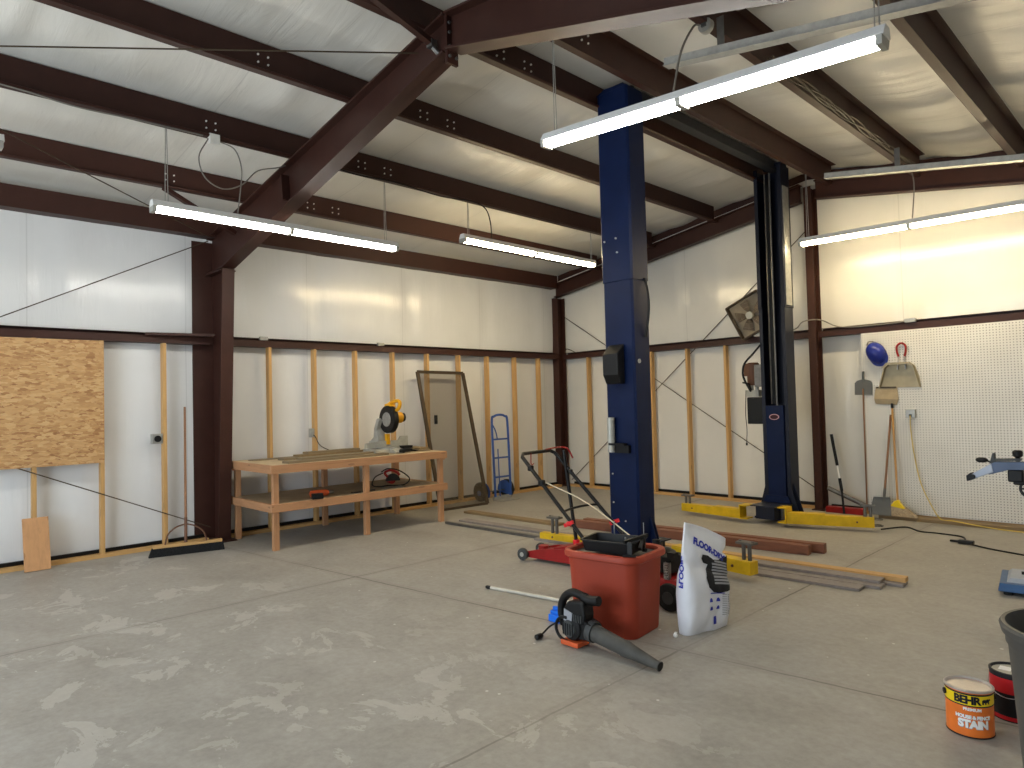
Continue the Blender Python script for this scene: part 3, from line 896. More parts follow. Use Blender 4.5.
# hoses and chain inside the far post
mb = MB(); mb.tube([(4.33, -1.0, 1.42), (4.335, -1.0, 4.30)], .008, 6).tube([(4.405, -1.02, 1.36), (4.40, -1.0, 4.30)], .012, 8); mb.build('lift_cable', 'gun_metal', p2, smooth=True)
mb = MB(); mb.box(4.29, 4.36, -.93, -.90, 1.42, 4.25); mb.build('cylinder', 'black_paint', p2)
# power unit
pu = MB(); pu.box(4.01, 4.215, -1.02, -.84, 1.17, 1.51); pu = pu.build('power_unit', 'black', p2, bevel=.012)
mb = MB(); mb.lathe([(.06, 1.66), (.075, 1.68), (.078, 1.93), (.06, 1.95)], (4.07, -.94, 0), 'z', 20).box(3.985, 4.06, -1.02, -.95, 1.78, 1.94); mb.build('motor', 'motor', p2, smooth=True)
mb = MB(); mb.box(4.12, 4.215, -1.02, -.86, 1.64, 1.92); mb.build('motor_bracket', 'gun_metal', p2, bevel=.004)
mb = MB(); mb.box(4.0, 4.16, -1.0, -.88, 1.515, 1.60).cyl((4.05, -.97, 1.60), (4.05, -.97, 1.665), .03).cyl((4.11, -.93, 1.60), (4.11, -.93, 1.665), .022); mb.build('pump_body', 'light_grey', p2, bevel=.004)
mb = MB(); mb.bar((3.97, -1.03, 1.70), (4.05, -1.03, 1.68), .02, .02).bar((4.05, -1.03, 1.69), (4.08, -1.03, 1.60), .016, .016); mb.build('release_handle', 'black', p2)
mb = MB(); mb.tube(smooth_path([(4.235, -1.06, 2.16), (4.15, -1.08, 2.06), (4.03, -1.08, 1.94), (4.00, -1.08, 1.82), (4.02, -1.07, 1.72), (4.09, -1.06, 1.58)]), .013, 8); mb.build('hydraulic_hose', 'black', p2, smooth=True)
mb = MB(); mb.tube(smooth_path([(4.01, -1.03, 1.60), (4.00, -1.04, 1.3), (4.01, -1.04, 1.1), (4.00, -1.04, .93)]), .005, 6).cyl((4.0, -1.04, .93), (4.0, -1.04, .90), .012, seg=8); mb.build('power_cord', 'black', p2)
mb = MB(); mb.box(PX1 + .009, PX1 + .016, -1.02, -.86, 2.63, 4.1); mb.build('cover_strip', 'galv', p2)
# swing arms
def arm(a, b, wa, wb, z0, h, pad, ph, tip=False):
    a, b = V(a), V(b); d = (b - a).normalized(); n = V((-d.y, d.x, 0))
    mb = MB()
    R = []
    for p, w in ((a, wa), (a + (b - a) * .35, wa * .85), (b, wb)):
        R.append([p + n * (w / 2) + V((0, 0, z0)), p - n * (w / 2) + V((0, 0, z0)), p - n * (w / 2) + V((0, 0, z0 + h)), p + n * (w / 2) + V((0, 0, z0 + h))])
    mb.rings(R)
    mb.bar(a + V((0, 0, z0 + h + .006)), a + (b - a) * .45 + V((0, 0, z0 + h + .006)) , wa * .9, .012)
    ar = mb.build('arm', 'yellow', lift, bevel=.005)
    if tip:
        mb = MB(); mb.tube([b + d * (.05 * cos(2 * pi * k / 16) + .03) + n * (.05 * sin(2 * pi * k / 16)) + V((0, 0, z0 + h * .2)) for k in range(16)], .008, 6, True); mb.tube([b + d * (.05 * cos(2 * pi * k / 16) + .03) + n * (.05 * sin(2 * pi * k / 16)) + V((0, 0, z0 + h * .8)) for k in range(16)], .008, 6, True); mb.build('arm_loop', 'gun_metal', ar)
    pb = a + (b - a) * pad + V((0, 0, z0 + h))
    mb = MB()
    for s in (-.028, .028):
        mb.cyl(pb + d * s, pb + d * s + V((0, 0, ph)), .017, seg=10)
    mb.bar(pb - d * .075 + V((0, 0, ph)), pb + d * .075 + V((0, 0, ph)), .09, .018)
    mb.cyl(pb - d * .06 + V((0, 0, ph)), pb - d * .06 + V((0, 0, ph + .018)), .012).cyl(pb + d * .06 + V((0, 0, ph)), pb + d * .06 + V((0, 0, ph + .018)), .012)
    mb.build('lift_pad', 'gun_metal', ar)
    mb = MB(); q = b - d * .17 - n * (wb * .5 + .002) * (1 if n.y > 0 else -1) + V((0, 0, z0 + h * .5)); mb.ball(q, .012, 8); mb.build('arm_bolt', 'motor', ar)
    return ar
arm((4.10, -3.80, 0), (3.10, -3.90, 0), .11, .09, .065, .065, .83, .165)
arm((4.68, -3.80, 0), (5.49, -3.92, 0), .12, .11, .065, .11, .92, .14)
arm((4.12, -1.42, 0), (3.24, -1.34, 0), .14, .10, .045, .10, .92, .10)
arm((4.66, -1.42, 0), (5.50, -1.13, 0), .14, .10, .045, .115, .93, .12, True)
# yellow clevis loops where the arms hang on the far yoke
mb = MB(); mb.box(4.10, 4.20, -1.50, -1.34, .045, .06).box(4.10, 4.20, -1.50, -1.34, .20, .215).box(4.10, 4.115, -1.50, -1.34, .06, .2); mb.build('arm_clevis', 'yellow', c2)
mb = MB(); mb.box(4.58, 4.68, -1.50, -1.34, .045, .06).box(4.58, 4.68, -1.50, -1.34, .215, .23).box(4.665, 4.68, -1.50, -1.34, .06, .215); mb.build('arm_clevis', 'yellow', c2)

# ------------------------------------------------------------------ workbench
bx0, bx1, by0, by1 = .04, 1.19, -6.02, -3.655
bench = thing('workbench', 'long wooden workbench of two-by-fours with lower plywood shelf', 'workbench', ((bx0 + bx1) / 2, (by0 + by1) / 2, 0))
mb = MB(); mb.box(bx0, bx1 - .04, by0 + .0385, by1, .893, .911); mb.build('bench_top', 'bench_top', bench, bevel=.002)
mb = MB(); mb.box(bx1 - .038, bx1, by0, by1, .822, .911); mb.build('front_apron', 'bench_y', bench, bevel=.003)
mb = MB(); mb.box(bx0, bx1 - .039, by0, by0 + .038, .822, .911); mb.build('end_apron', 'bench_x', bench, bevel=.003)
mb = MB(); mb.box(bx0, bx1 - .039, by1 - .038, by1, .80, .892); mb.build('end_apron', 'bench_x', bench, bevel=.003)
mb = MB(); mb.box(bx0, bx0 + .038, by0 + .039, by1 - .039, .80, .892); mb.build('back_apron', 'bench_y', bench, bevel=.003)
mb = MB(); mb.box(bx0 + .04, bx1 - .04, by0 + .04, by1 - .04, .478, .496); mb.build('shelf', 'shelf', bench)
mb = MB(); mb.box(bx1 - .038, bx1, by0, by1, .41, .497); mb.build('shelf_rail', 'bench_y', bench, bevel=.003)
mb = MB(); mb.box(bx0, bx0 + .038, by0 + .039, by1 - .039, .41, .478); mb.build('shelf_rail', 'bench_y', bench, bevel=.003)
mb = MB(); mb.box(bx0, bx1 - .039, by0, by0 + .038, .41, .497); mb.build('shelf_rail', 'bench_x', bench, bevel=.003)
mb = MB(); mb.box(bx0, bx1 - .039, by1 - .038, by1, .41, .497); mb.build('shelf_rail', 'bench_x', bench, bevel=.003)
for xx, yy in ((bx1 - .109, by0 + .0395), (bx1 - .109, -4.86), (bx1 - .109, by1 - .10), (bx0 + .04, by0 + .0395), (bx0 + .04, -4.86), (bx0 + .04, by1 - .10)):
    mb = MB(); mb.box(xx + .012, xx + .070, yy, yy + .062, 0, .892); mb.build('leg', 'bench_z', bench, bevel=.003)

def board(a, b, w, h, mat, label, name='loose_board', cat='board', group=None, up=(0, 0, 1)):
    mb = MB(); mb.bar(a, b, w, h, up)
    return single(mb, name, mat, label, cat, group, bevel=.002)
GB = 'loose trim boards on the workbench'
board((1.06, -5.80, .9245), (.97, -4.45, .9245), .14, .026, 'greywood', 'grey thin board along front edge of workbench top', group=GB)
board((.56, -5.62, .925), (.50, -4.55, .925), .15, .027, 'greywood', 'pale thin board lying flat mid-way across workbench top', group=GB)
board((1.02, -5.62, .949), (.90, -4.62, .949), .12, .022, 'greywood', 'short thin board resting slightly askew on front bench board', group=GB)
board((.54, -5.42, .9505), (.46, -4.50, .9505), .13, .023, 'brownboard', 'brownish thin board stacked on the mid bench board', group=GB)
board((.50, -5.28, .974), (.42, -4.52, .974), .12, .023, 'greywood', 'topmost thin board of the stack left of miter saw', group=GB)
board((.26, -5.85, .917), (.24, -4.7, .917), .14, .010, 'greywood', 'thin board lying along back of workbench near the studs', group=GB)
board((.92, -3.82, .924), (.40, -3.72, .924), .18, .024, 'greywood', 'short wide board at right end of workbench beside saw', group=GB)
board((.88, -3.79, .947), (.38, -3.70, .947), .13, .02, 'brownboard', 'small offcut on the short wide board at bench right end', group=GB)

# ------------------------------------------------------------------ miter saw (faces +x)
sx, sy, sz = .66, -4.22, .912
saw = thing('miter_saw', 'yellow and black compound miter saw with raised blade on workbench', 'power saw', (sx, sy, sz))
S = Matrix.Translation((sx, sy, sz))
mb = MB(S); mb.prism([(-.19, .0), (.17, .0), (.17, .045), (.12, .06), (-.13, .06), (-.19, .05)], -.27, .27, 'xz'); mb.prism([(.10, 0.0), (.30, .0), (.30, .03), (.2, .055), (.1, .06)], -.07, .07, 'xz'); mb.build('base', 'light_grey', saw, bevel=.006)
mb = MB(S); mb.lathe([(.15, .058), (.15, .07), (.145, .074), (.02, .074)], (.02, 0, 0), 'z', 28); mb.build('turntable', 'galv', saw, smooth=True)
mb = MB(S); mb.prism([(-.30, .06), (-.03, .06), (-.03, .15), (-.30, .13)], -.065, -.045, 'yz'); mb.prism([(.03, .06), (.36, .06), (.36, .20), (.24, .20), (.20, .15), (.03, .15)], -.065, -.045, 'yz'); mb.build('fence', 'light_grey', saw, bevel=.003)
mb = MB(S); mb.prism([(-.24, .05), (-.08, .05), (-.08, .20), (-.11, .30), (-.05, .42), (-.09, .45), (-.17, .32), (-.19, .2), (-.25, .16)], -.09, .03, 'xz').box(-.25, -.05, -.12, .10, .04, .15); mb.build('pivot_arm', 'light_grey', saw, bevel=.008)
gc = (.05, -.0, .43)
mb = MB(S)
ang = [radians(a) for a in range(0, 360, 10)]
poly = [(gc[0] + .178 * cos(a), gc[2] + .178 * sin(a)) for a in ang]
mb.prism(poly, -.035, .04, 'xz'); mb.build('upper_guard', 'black', saw, bevel=.008)
mb = MB(S); mb.lathe([(.01, -.045), (.088, -.045), (.094, -.036), (.01, -.034)], gc, 'y', 28); mb.build('guard_disc', 'galv', saw, smooth=True)
mb = MB(S); mb.lathe([(.01, -.003), (.152, -.003), (.152, .0), (.01, .0)], (gc[0], 0, gc[2]), 'y', 40); mb.build('blade', 'gun_metal', saw)
mb = MB(S); mb.lathe([(.02, .042), (.07, .044), (.075, .06), (.072, .17), (.06, .18)], (gc[0] + .02, 0, gc[2] + .02), 'y', 20); mb.build('motor', 'tool_yellow', saw, smooth=True)
mb = MB(S); mb.lathe([(.062, .18), (.058, .215), (.04, .225), (.01, .225)], (gc[0] + .02, 0, gc[2] + .02), 'y', 20); mb.build('motor_cap', 'black', saw, smooth=True)
mb = MB(S); mb.tube(smooth_path([(-.02, .03, .61), (.10, .03, .655), (.22, .03, .665), (.262, .03, .635), (.235, .03, .57), (.16, .03, .54), (.09, .03, .56)]), .024, 10); mb.build('handle', 'tool_yellow', saw, smooth=True)
mb = MB(S); mb.prism([(-.02, .56), (.12, .60), (.10, .64), (-.02, .63)], -.02, .06, 'xz'); mb.build('gear_housing', 'tool_yellow', saw, bevel=.008)
mb = MB(S); mb.box(-.10, -.03, .02, .07, .10, .24); mb.build('depth_stop', 'tool_yellow', saw, bevel=.005)
mb = MB(S); mb.cyl((.30, 0, .03), (.37, 0, .03), .022).box(.1, .2, .12, .26, .05, .085); mb.build('miter_lock', 'black', saw, smooth=True)
mb = MB(S); mb.box(.02, .10, -.26, -.16, .05, .062).box(.18, .28, .04, .20, .012, .05).tube(smooth_path([(.2, .2, .02), (.24, .28, .015), (.16, .33, .012), (.06, .30, .012)]), .01, 6); mb.build('cord', 'black', saw)

# shelf tools
t = thing('drill', 'orange power tool lying on workbench shelf behind front leg', 'power tool', (1.0, -5.36, .497))
T = Matrix.Translation((1.0, -5.36, .497)) @ Matrix.Rotation(radians(82), 4, 'Z')
mb = MB(T); mb.lathe([(.02, -.12), (.036, -.11), (.04, -.02), (.034, .08), (.02, .10)], (0, 0, .042), 'x', 16); mb.prism([(-.10, .0), (-.05, -.06), (-.03, -.15), (-.09, -.16), (-.13, -.05)], .02, .055, 'xy'); mb.build('body', 'orange', t, smooth=True)
mb = MB(T); mb.lathe([(.018, .10), (.022, .105), (.02, .15), (.008, .165)], (0, 0, .042), 'x', 14); mb.build('chuck', 'gun_metal', t, smooth=True)
mb = MB(T); mb.box(-.16, -.04, -.22, -.155, .005, .065); mb.build('battery', 'black', t, bevel=.006)
t = thing('circular_saw', 'red circular saw with black cord loop on workbench shelf', 'power saw', (.98, -4.36, .497))
T = Matrix.Translation((.98, -4.36, .497)) @ Matrix.Rotation(radians(75), 4, 'Z')
mb = MB(T); mb.box(-.14, .14, -.07, .09, 0, .006); mb.build('shoe', 'gun_metal', t)
mb = MB(T); a_ = [(.088 * cos(radians(k)), .085 + .088 * sin(radians(k))) for k in range(0, 181, 15)]; mb.prism(a_, -.03, .02, 'xz'); mb.build('blade_guard', 'black', t, bevel=.004)
mb = MB(T); mb.lathe([(.03, .02), (.048, .03), (.05, .12), (.03, .13)], (0, 0, .09), 'y', 18); mb.build('motor', 'red', t, smooth=True)
mb = MB(T); mb.tube(smooth_path([(-.06, .0, .13), (-.10, 0, .19), (-.03, 0, .215), (.05, 0, .19), (.09, 0, .15)]), .016, 8); mb.build('handle', 'red', t, smooth=True)
mb = MB(T); mb.tube(smooth_path([(-.12, 0, .19), (-.22, .02, .14), (-.25, .04, .05), (-.16, .1, .012), (.0, .14, .012), (.18, .1, .012), (.24, .05, .09), (.1, .02, .20), (-.05, .02, .235), (-.14, .02, .20)]), .008, 6); mb.build('cord', 'black', t, smooth=True)
mb = MB(); mb.bar((1.06, -4.98, .503), (1.02, -4.66, .503), .05, .012); single(mb, 'pry_bar', 'black_paint', 'flat dark bar lying on workbench shelf left of circular saw', 'bar')

# ------------------------------------------------------------------ leaning pieces along the left wall
mb = MB(); mb.box(.014, .026, -8.515, -7.302, .995, 2.278); o = single(mb, 'strand_board_panel', 'osb', 'large tan oriented strand board panel fixed to left wall', 'panel')
T = Matrix.Translation((.165, -7.93, 0)) @ Matrix.Rotation(radians(-14), 4, 'Y')
mb = MB(); mb.bar((.16, -7.905, 0.004), (.025, -7.905, .50), .215, .02, (1, 0, 0)); single(mb, 'plywood_board', 'ply', 'small plywood board leaning on stud below strand board panel', 'board', bevel=.002)

# screen panel
sc = thing('screen_panel', 'dark framed insect screen panel leaning on studs beyond workbench', 'screen', (.42, -2.83, 0))
A0, A1, B0, B1 = V((.46, -3.21, .012)), V((.50, -2.36, .012)), V((.02, -3.25, 2.01)), V((.02, -2.385, 2.0))
mb = MB(); mb.bar(A0, B0, .05, .03, (1, 0, 0)); mb.build('stile', 'brown_metal', sc)
mb = MB(); mb.bar(A1, B1, .05, .03, (1, 0, 0)); mb.build('stile', 'brown_metal', sc)
mb = MB(); mb.bar(A0, A1, .03, .045); mb.build('rail', 'brown_metal', sc)
mb = MB(); mb.bar(B0, B1, .03, .045); mb.build('rail', 'brown_metal', sc)
mb = MB(); mb.face([mb.v(p) for p in (A0, A1, B1, B0)]); mb.build('mesh', 'screen', sc)
q = A0.lerp(B0, .645).lerp(A1.lerp(B1, .645), .20); mb = MB(); mb.cbox(q + V((.02, 0, 0)), (.03, .045, .13)); mb.build('latch', 'black', sc, bevel=.006)

# hand truck leaning on the left wall
ht = thing('hand_truck', 'blue two-wheeled hand truck leaning against wall near corner column', 'hand truck', (.30, -1.87, 0))
def htp(y, z):      # plane of the frame, tilted back on the wall
    return V((.33 - .05 * z / 1.33, y, z))
yl, yr = -2.035, -1.70
mb = MB(); mb.tube(smooth_path([htp(yl, .06), htp(yl, .5), htp(yl, 1.22), htp(yl + .05, 1.31), htp((yl + yr) / 2, 1.335), htp(yr - .05, 1.31), htp(yr, 1.22), htp(yr, .5), htp(yr, .06)], 6), .0185, 10); mb.build('frame', 'truck_blue', ht, smooth=True)
for z in (.95, .66, .36):
    mb = MB(); mb.cyl(htp(yl, z), htp(yr, z), .014, seg=8); mb.build('crossbar', 'truck_blue', ht, smooth=True)
mb = MB(); mb.tube(smooth_path([htp(yl, 1.2), htp(yl + .07, 1.08), htp(yl + .10, .95)], 6), .010, 8).tube([htp(yl + .10, .8), htp(yl + .10, .06)], .010, 8); mb.build('centre_strut', 'truck_blue', ht, smooth=True)
mb = MB(); mb.box(.30, .50, yl - .03, yr + .03, .004, .012).box(.30, .312, yl - .03, yr + .03, .012, .07); mb.build('toe_plate', 'galv', ht)
for y, s in ((yl - .19, 1), (yr + .03, -1)):
    mb = MB(); mb.lathe([(.03, -.035), (.07, -.03), (.125, -.04), (.145, -.025), (.148, 0), (.145, .025), (.125, .04), (.07, .03), (.03, .035)], (.20, y, .149), 'y', 28); wh = mb.build('wheel', 'rubber', ht, smooth=True)
    mb = MB(); mb.lathe([(.01, -.038), (.045, -.034), (.05, 0), (.045, .034), (.01, .038)], (.20, y, .134), 'y', 16); mb.build('hub', 'truck_blue', wh, smooth=True)
    mb = MB(); R1, R2 = .150, .155
    pl = [(.20 + R2 * cos(radians(a)), .134 + R2 * sin(radians(a))) for a in range(-30, 191, 10)]
    pl2 = [(.22 + .03, .134 - .09), (.22 - .10, .134 - .03)]
    mb.prism(pl, y + s * .052, y + s * .058, 'xz'); mb.build('fender', 'truck_blue', wh)
mb = MB(); mb.cyl((.20, yl - .24, .134), (.20, yr + .08, .134), .009, seg=8); mb.build('axle', 'gun_metal', ht)

# push broom
br = thing('push_broom', 'wide black push broom with wooden handle leaning beside steel column', 'broom', (.47, -6.62, 0))
hA, hB = V((.395, -6.95, .055)), V((.555, -6.30, .055))
mb = MB(); mb.bar(hA + V((0, 0, .045)), hB + V((0, 0, .045)), .06, .03); mb.build('head', 'pine_y', br, bevel=.004)
d = (hB - hA).normalized(); n = V((d.y, -d.x, 0))
mb = MB(); R = []
for k in range(2):
    p = (hA, hB)[k] + d * (-.01 if k == 0 else .01); p2_ = p + d * (-.03 if k == 0 else .01)
    R.append([V((p.x, p.y, .085)) - n * .03, V((p.x, p.y, .085)) + n * .03, V((p2_.x, p2_.y, .002)) + n * .055, V((p2_.x, p2_.y, .002)) - n * .025])
mb.rings(R); mb.build('bristles', 'bristle', br)
mid = (hA + hB) / 2 + V((-.01, -.02, .06)); top = V((.03, -6.50, 1.56))
mb = MB(); mb.tube([mid + (top - mid) * .16, top], [.0135, .0125], 10); mb.build('handle', 'handle_wood', br, smooth=True)
mb = MB(); mb.tube([mid, mid + (top - mid) * .175], .016, 10)
for s in (-1, 1):
    mb.tube(smooth_path([mid + (top - mid) * .13, mid + d * (s * .09) + V((-.02, 0, .165)), mid + d * (s * .17) + V((.0, 0, .10)), mid + d * (s * .2) + V((.01, 0, .0))], 6), .008, 6)
mb.build('brace', 'motor', br, smooth=True)

# outlets
def wall_box(label, c, s, mat, face, kind):
    t = thing('outlet_box', label, 'electrical outlet', c)
    mb = MB(); mb.cbox(c, s); mb.build('box', mat, t, bevel=.004)
    mb = MB(); kind(mb, V(c)); mb.build('receptacle', face, t)
    return t
def round_face(mb, c): mb.lathe([(.01, .03), (.036, .034), (.036, .05), (.01, .05)], c, 'x', 20)
def duplex(mb, c): mb.cbox(c + V((.028, 0, .024)), (.006, .034, .03)).cbox(c + V((.028, 0, -.024)), (.006, .034, .03))
t = wall_box('round black socket in grey box beside stud near push broom', (-.045, -6.775, 1.215), (.06, .11, .11), 'galv', 'black', round_face)
t = wall_box('small grey outlet box beside stud behind the workbench', (-.045, -4.905, 1.19), (.05, .075, .115), 'galv', 'light_grey', duplex)
cable('power_cord', [(-.012, -4.905, 1.165), (.02, -4.89, 1.13), (.10, -4.86, 1.02), (.22, -4.72, .94), (.36, -4.55, .925), (.45, -4.42, .93)], .006, 'black', 'black cord hanging from outlet behind bench to workbench top', 'cord')
# ------------------------------------------------------------------ lumber on the floor
def lumber(p, L, ang, w, h, z, mat, label, group='lumber lying on the floor'):
    """p = right-hand end (x,y), board runs back from it"""
    d = V((-cos(radians(ang)), -sin(radians(ang)), 0))
    a = V((p[0], p[1], z + h / 2)); b = a + d * L
    mb = MB(); mb.bar(a, b, w, h)
    return single(mb, 'lumber', mat, label, 'lumber', group, bevel=.003)
GD = 'grey deck boards on the floor'
lumber((6.19, -3.58), 3.3, 3.0, .139, .024, 0, 'composite', 'grey deck board nearest the camera, under near lift arms', GD)
lumber((6.29, -3.42), 3.3, 3.0, .139, .024, 0, 'composite', 'grey deck board lying second from front on the floor', GD)
lumber((6.40, -3.25), 5.1, 3.0, .139, .024, 0, 'composite', 'grey deck board reaching furthest right on the floor', GD)
lumber((6.26, -3.34), 3.2, 3.0, .139, .024, .0245, 'composite', 'grey deck board stacked on top of two others', GD)
lumber((6.40, -3.215), 3.0, 3.0, .089, .038, .0245, 'pine_x', 'pale pine two-by-four lying along far side of deck boards')
lumber((5.42, -2.66), 2.75, 6.0, .09, .09, 0, 'redwood', 'reddish square timber in front, lying between the lift posts', 'redwood timbers between the lift posts')
lumber((5.50, -2.50), 2.75, 6.0, .09, .09, 0, 'redwood', 'reddish square timber behind its twin, between the lift posts', 'redwood timbers between the lift posts')
lumber((2.55, -2.99), 1.7, 2.0, .14, .03, 0, 'brownboard', 'weathered brown board on floor between workbench end and mower')
lumber((3.0, -3.72), 1.7, 2.0, .05, .03, 0, 'gun_metal', 'narrow dark strip on floor just beyond the workbench front leg')

# ------------------------------------------------------------------ floor jack
jk = thing('floor_jack', 'low red floor jack behind terracotta tote with upright black handle', 'floor jack', (3.72, -4.38, 0))
jA, jB = V((3.48, -4.42, 0)), V((4.14, -4.34, 0)); jd = (jB - jA).normalized(); jn = V((-jd.y, jd.x, 0))
T = Matrix.Translation(jA) @ Matrix(((jd.x, jn.x, 0, 0), (jd.y, jn.y, 0, 0), (0, 0, 1, 0), (0, 0, 0, 1)))
for s in (-1, 1):
    mb = MB(T); mb.prism([(-.02, .03), (.62, .025), (.70, .05), (.70, .155), (.60, .165), (.20, .13), (.0, .085), (-.03, .06)], s * .115 - .006, s * .115 + .006, 'xz'); mb.build('side_plate', 'red', jk, bevel=.004)
mb = MB(T); mb.box(.05, .66, -.108, .108, .03, .04).prism([(.10, .07), (.40, .12), (.40, .14), (.10, .10)], -.05, .05, 'xz').cyl((.12, 0, .09), (.12, 0, .135), .05, seg=18); mb.build('lift_arm', 'red', jk)
mb = MB(T); mb.prism([(.30, .1), (.66, .12), (.66, .16), (.5, .19), (.3, .145)], -.09, .09, 'xz'); mb.build('cover_plate', 'red', jk, bevel=.004)
for s in (-1, 1):
    mb = MB(T); mb.lathe([(.015, -.02), (.055, -.018), (.06, 0), (.055, .018), (.015, .02)], (-.02, s * .145, .06), 'y', 20); w_ = mb.build('front_wheel', 'dark_grey', jk, smooth=True)
    mb = MB(T); mb.lathe([(.005, -.023), (.022, -.023), (.022, .023), (.005, .023)], (-.02, s * .145, .06), 'y', 14); mb.build('hub', 'light_grey', w_)
    mb = MB(T); mb.lathe([(.01, -.014), (.034, -.014), (.034, .014), (.01, .014)], (.66, s * .08, .034), 'y', 14); mb.build('caster', 'dark_grey', jk, smooth=True)
mb = MB(); mb.tube([V((3.985, -4.36, .16)), V((3.90, -4.41, 1.02))], .017, 10).tube([V((3.90, -4.41, 1.02)), V((3.897, -4.412, 1.06))], .012, 8); mb.build('jack_handle', 'black_paint', jk, smooth=True)
mb = MB(); mb.tube([V((3.99, -4.355, .12)), V((3.978, -4.365, .23))], .032, 12); mb.build('handle_socket', 'red_bright', jk, smooth=True)

# ------------------------------------------------------------------ lawn mower behind the tote
mw = thing('lawn_mower', 'red push lawn mower with black folding handle behind terracotta tote', 'lawn mower', (5.12, -4.72, 0))
mb = MB()
def deck_ring(k, z):
    out = []
    for i in range(32):
        a = 2 * pi * i / 32; c_, s_ = cos(a), sin(a)
        x = .36 * k * (abs(c_) ** .55) * (1 if c_ >= 0 else -1); y = .245 * k * (abs(s_) ** .55) * (1 if s_ >= 0 else -1)
        out.append((5.12 + x, -4.72 + y, z))
    return out
mb.rings([deck_ring(1.0, .06), deck_ring(1.0, .09), deck_ring(.96, .17), deck_ring(.86, .205), deck_ring(.5, .21)]); mb.build('deck', 'red', mw, smooth=True)
mb = MB(); mb.lathe([(.13, .21), (.15, .23), (.15, .30), (.13, .345), (.10, .36), (.03, .37)], (5.12, -4.72, 0), 'z', 24).cbox((5.26, -4.78, .29), (.14, .20, .12)).cbox((5.29, -4.62, .27), (.12, .10, .09)); mb.build('engine', 'black', mw, smooth=True, bevel=.006)
mb = MB(); mb.cyl((5.02, -4.60, .35), (5.02, -4.60, .40), .03).cbox((5.33, -4.85, .36), (.06, .06, .05)); mb.build('fuel_cap', 'black', mw, smooth=True)
mb = MB()
for k in range(7):
    mb.box(5.30, 5.345, -4.93, -4.90, .20 + k * .018, .208 + k * .018)
mb.box(5.30, 5.306, -4.93, -4.90, .2, .32).box(5.339, 5.345, -4.93, -4.90, .2, .32); mb.build('muffler_guard', 'chrome', mw)
for x in (4.86, 5.39):
    for y in (-5.00, -4.44):
        mb = MB(); mb.lathe([(.02, -.025), (.075, -.024), (.095, -.018), (.10, 0), (.095, .018), (.075, .024), (.02, .025)], (x, y, .10), 'y', 24); w_ = mb.build('wheel', 'rubber', mw, smooth=True)
        mb = MB(); mb.lathe([(.005, -.028), (.045, -.028), (.045, .028), (.005, .028)], (x, y, .10), 'y', 16); mb.build('hub', 'dark_grey', w_)
# handle: two lower tubes, folded upper bail
L0, L1 = V((4.80, -4.965, .20)), V((3.78, -4.87, 1.05)); R0, R1 = V((4.80, -4.475, .20)), V((3.72, -4.37, 1.05))
mid_l = L0.lerp(L1, .50); mid_r = R0.lerp(R1, .50)
for a, b in ((L0, mid_l), (R0, mid_r)):
    mb = MB(); mb.tube([a, b], .016, 10); mb.build('lower_handle', 'black_paint', mw, smooth=True)
mb = MB(); mb.tube([L0.lerp(L1, .46) , L1 - (L1 - L0) * .03, L1 + V((.0, .04, .0)), R1 + V((0, -.04, 0)), R1 - (R1 - R0) * .03, R0.lerp(R1, .46)], .017, 10); mb.build('upper_handle', 'black_paint', mw, smooth=True)
cl, cr = L0.lerp(L1, .44), R0.lerp(R1, .44)
mb = MB(); mb.tube(smooth_path([cl, cl + V((-.03, .03, .02)), (cl + cr) / 2 + V((-.04, 0, .03)), cr + V((-.03, -.03, .02)), cr], 6), .010, 8); mb.build('crossbar', 'black_paint', mw, smooth=True)
for p in (L0.lerp(L1, .36) + V((-.02, -.02, 0)), R0.lerp(R1, .30) + V((0, .02, 0))):
    mb = MB(); mb.ball(p, .03, 10, (1, .7, .7)).bar(p + V((-.045, 0, -.02)), p + V((.045, 0, .02)), .02, .03); mb.build('knob', 'red_bright', mw, smooth=True)
mb = MB(); mb.cbox(L0.lerp(L1, .86), (.05, .04, .05)); mb.build('cable_clip', 'black', mw, bevel=.01)
mb = MB(); mb.cbox(L0.lerp(L1, .72), (.055, .045, .055)); mb.build('cable_clip', 'black', mw, bevel=.01)
mb = MB(); mb.cbox(R0.lerp(R1, .78), (.04, .035, .04)); mb.build('cable_clip', 'black', mw, bevel=.01)
mb = MB(); mb.tube(smooth_path([R1 + V((.02, -.12, .014)), R1 + V((0, .05, .022)), R1 + V((.04, .16, .01)), R1 + V((.12, .15, -.08))], 6), .008, 8); mb.build('bail', 'red', mw, smooth=True)
mb = MB(); mb.tube(smooth_path([L1 + V((.0, .14, -.0)), L1 + V((.02, .12, -.10)), L0.lerp(L1, .87) + V((.02, .03, .03))], 6), .005, 6); mb.build('cable', 'red', mw, smooth=True)
mb = MB(); mb.tube(smooth_path([L0.lerp(L1, .72) + V((.03, .03, .0)), V((4.5, -4.80, .66)), V((4.98, -4.74, .375))], 6), .005, 6); mb.build('starter_rope', 'rope', mw, smooth=True)

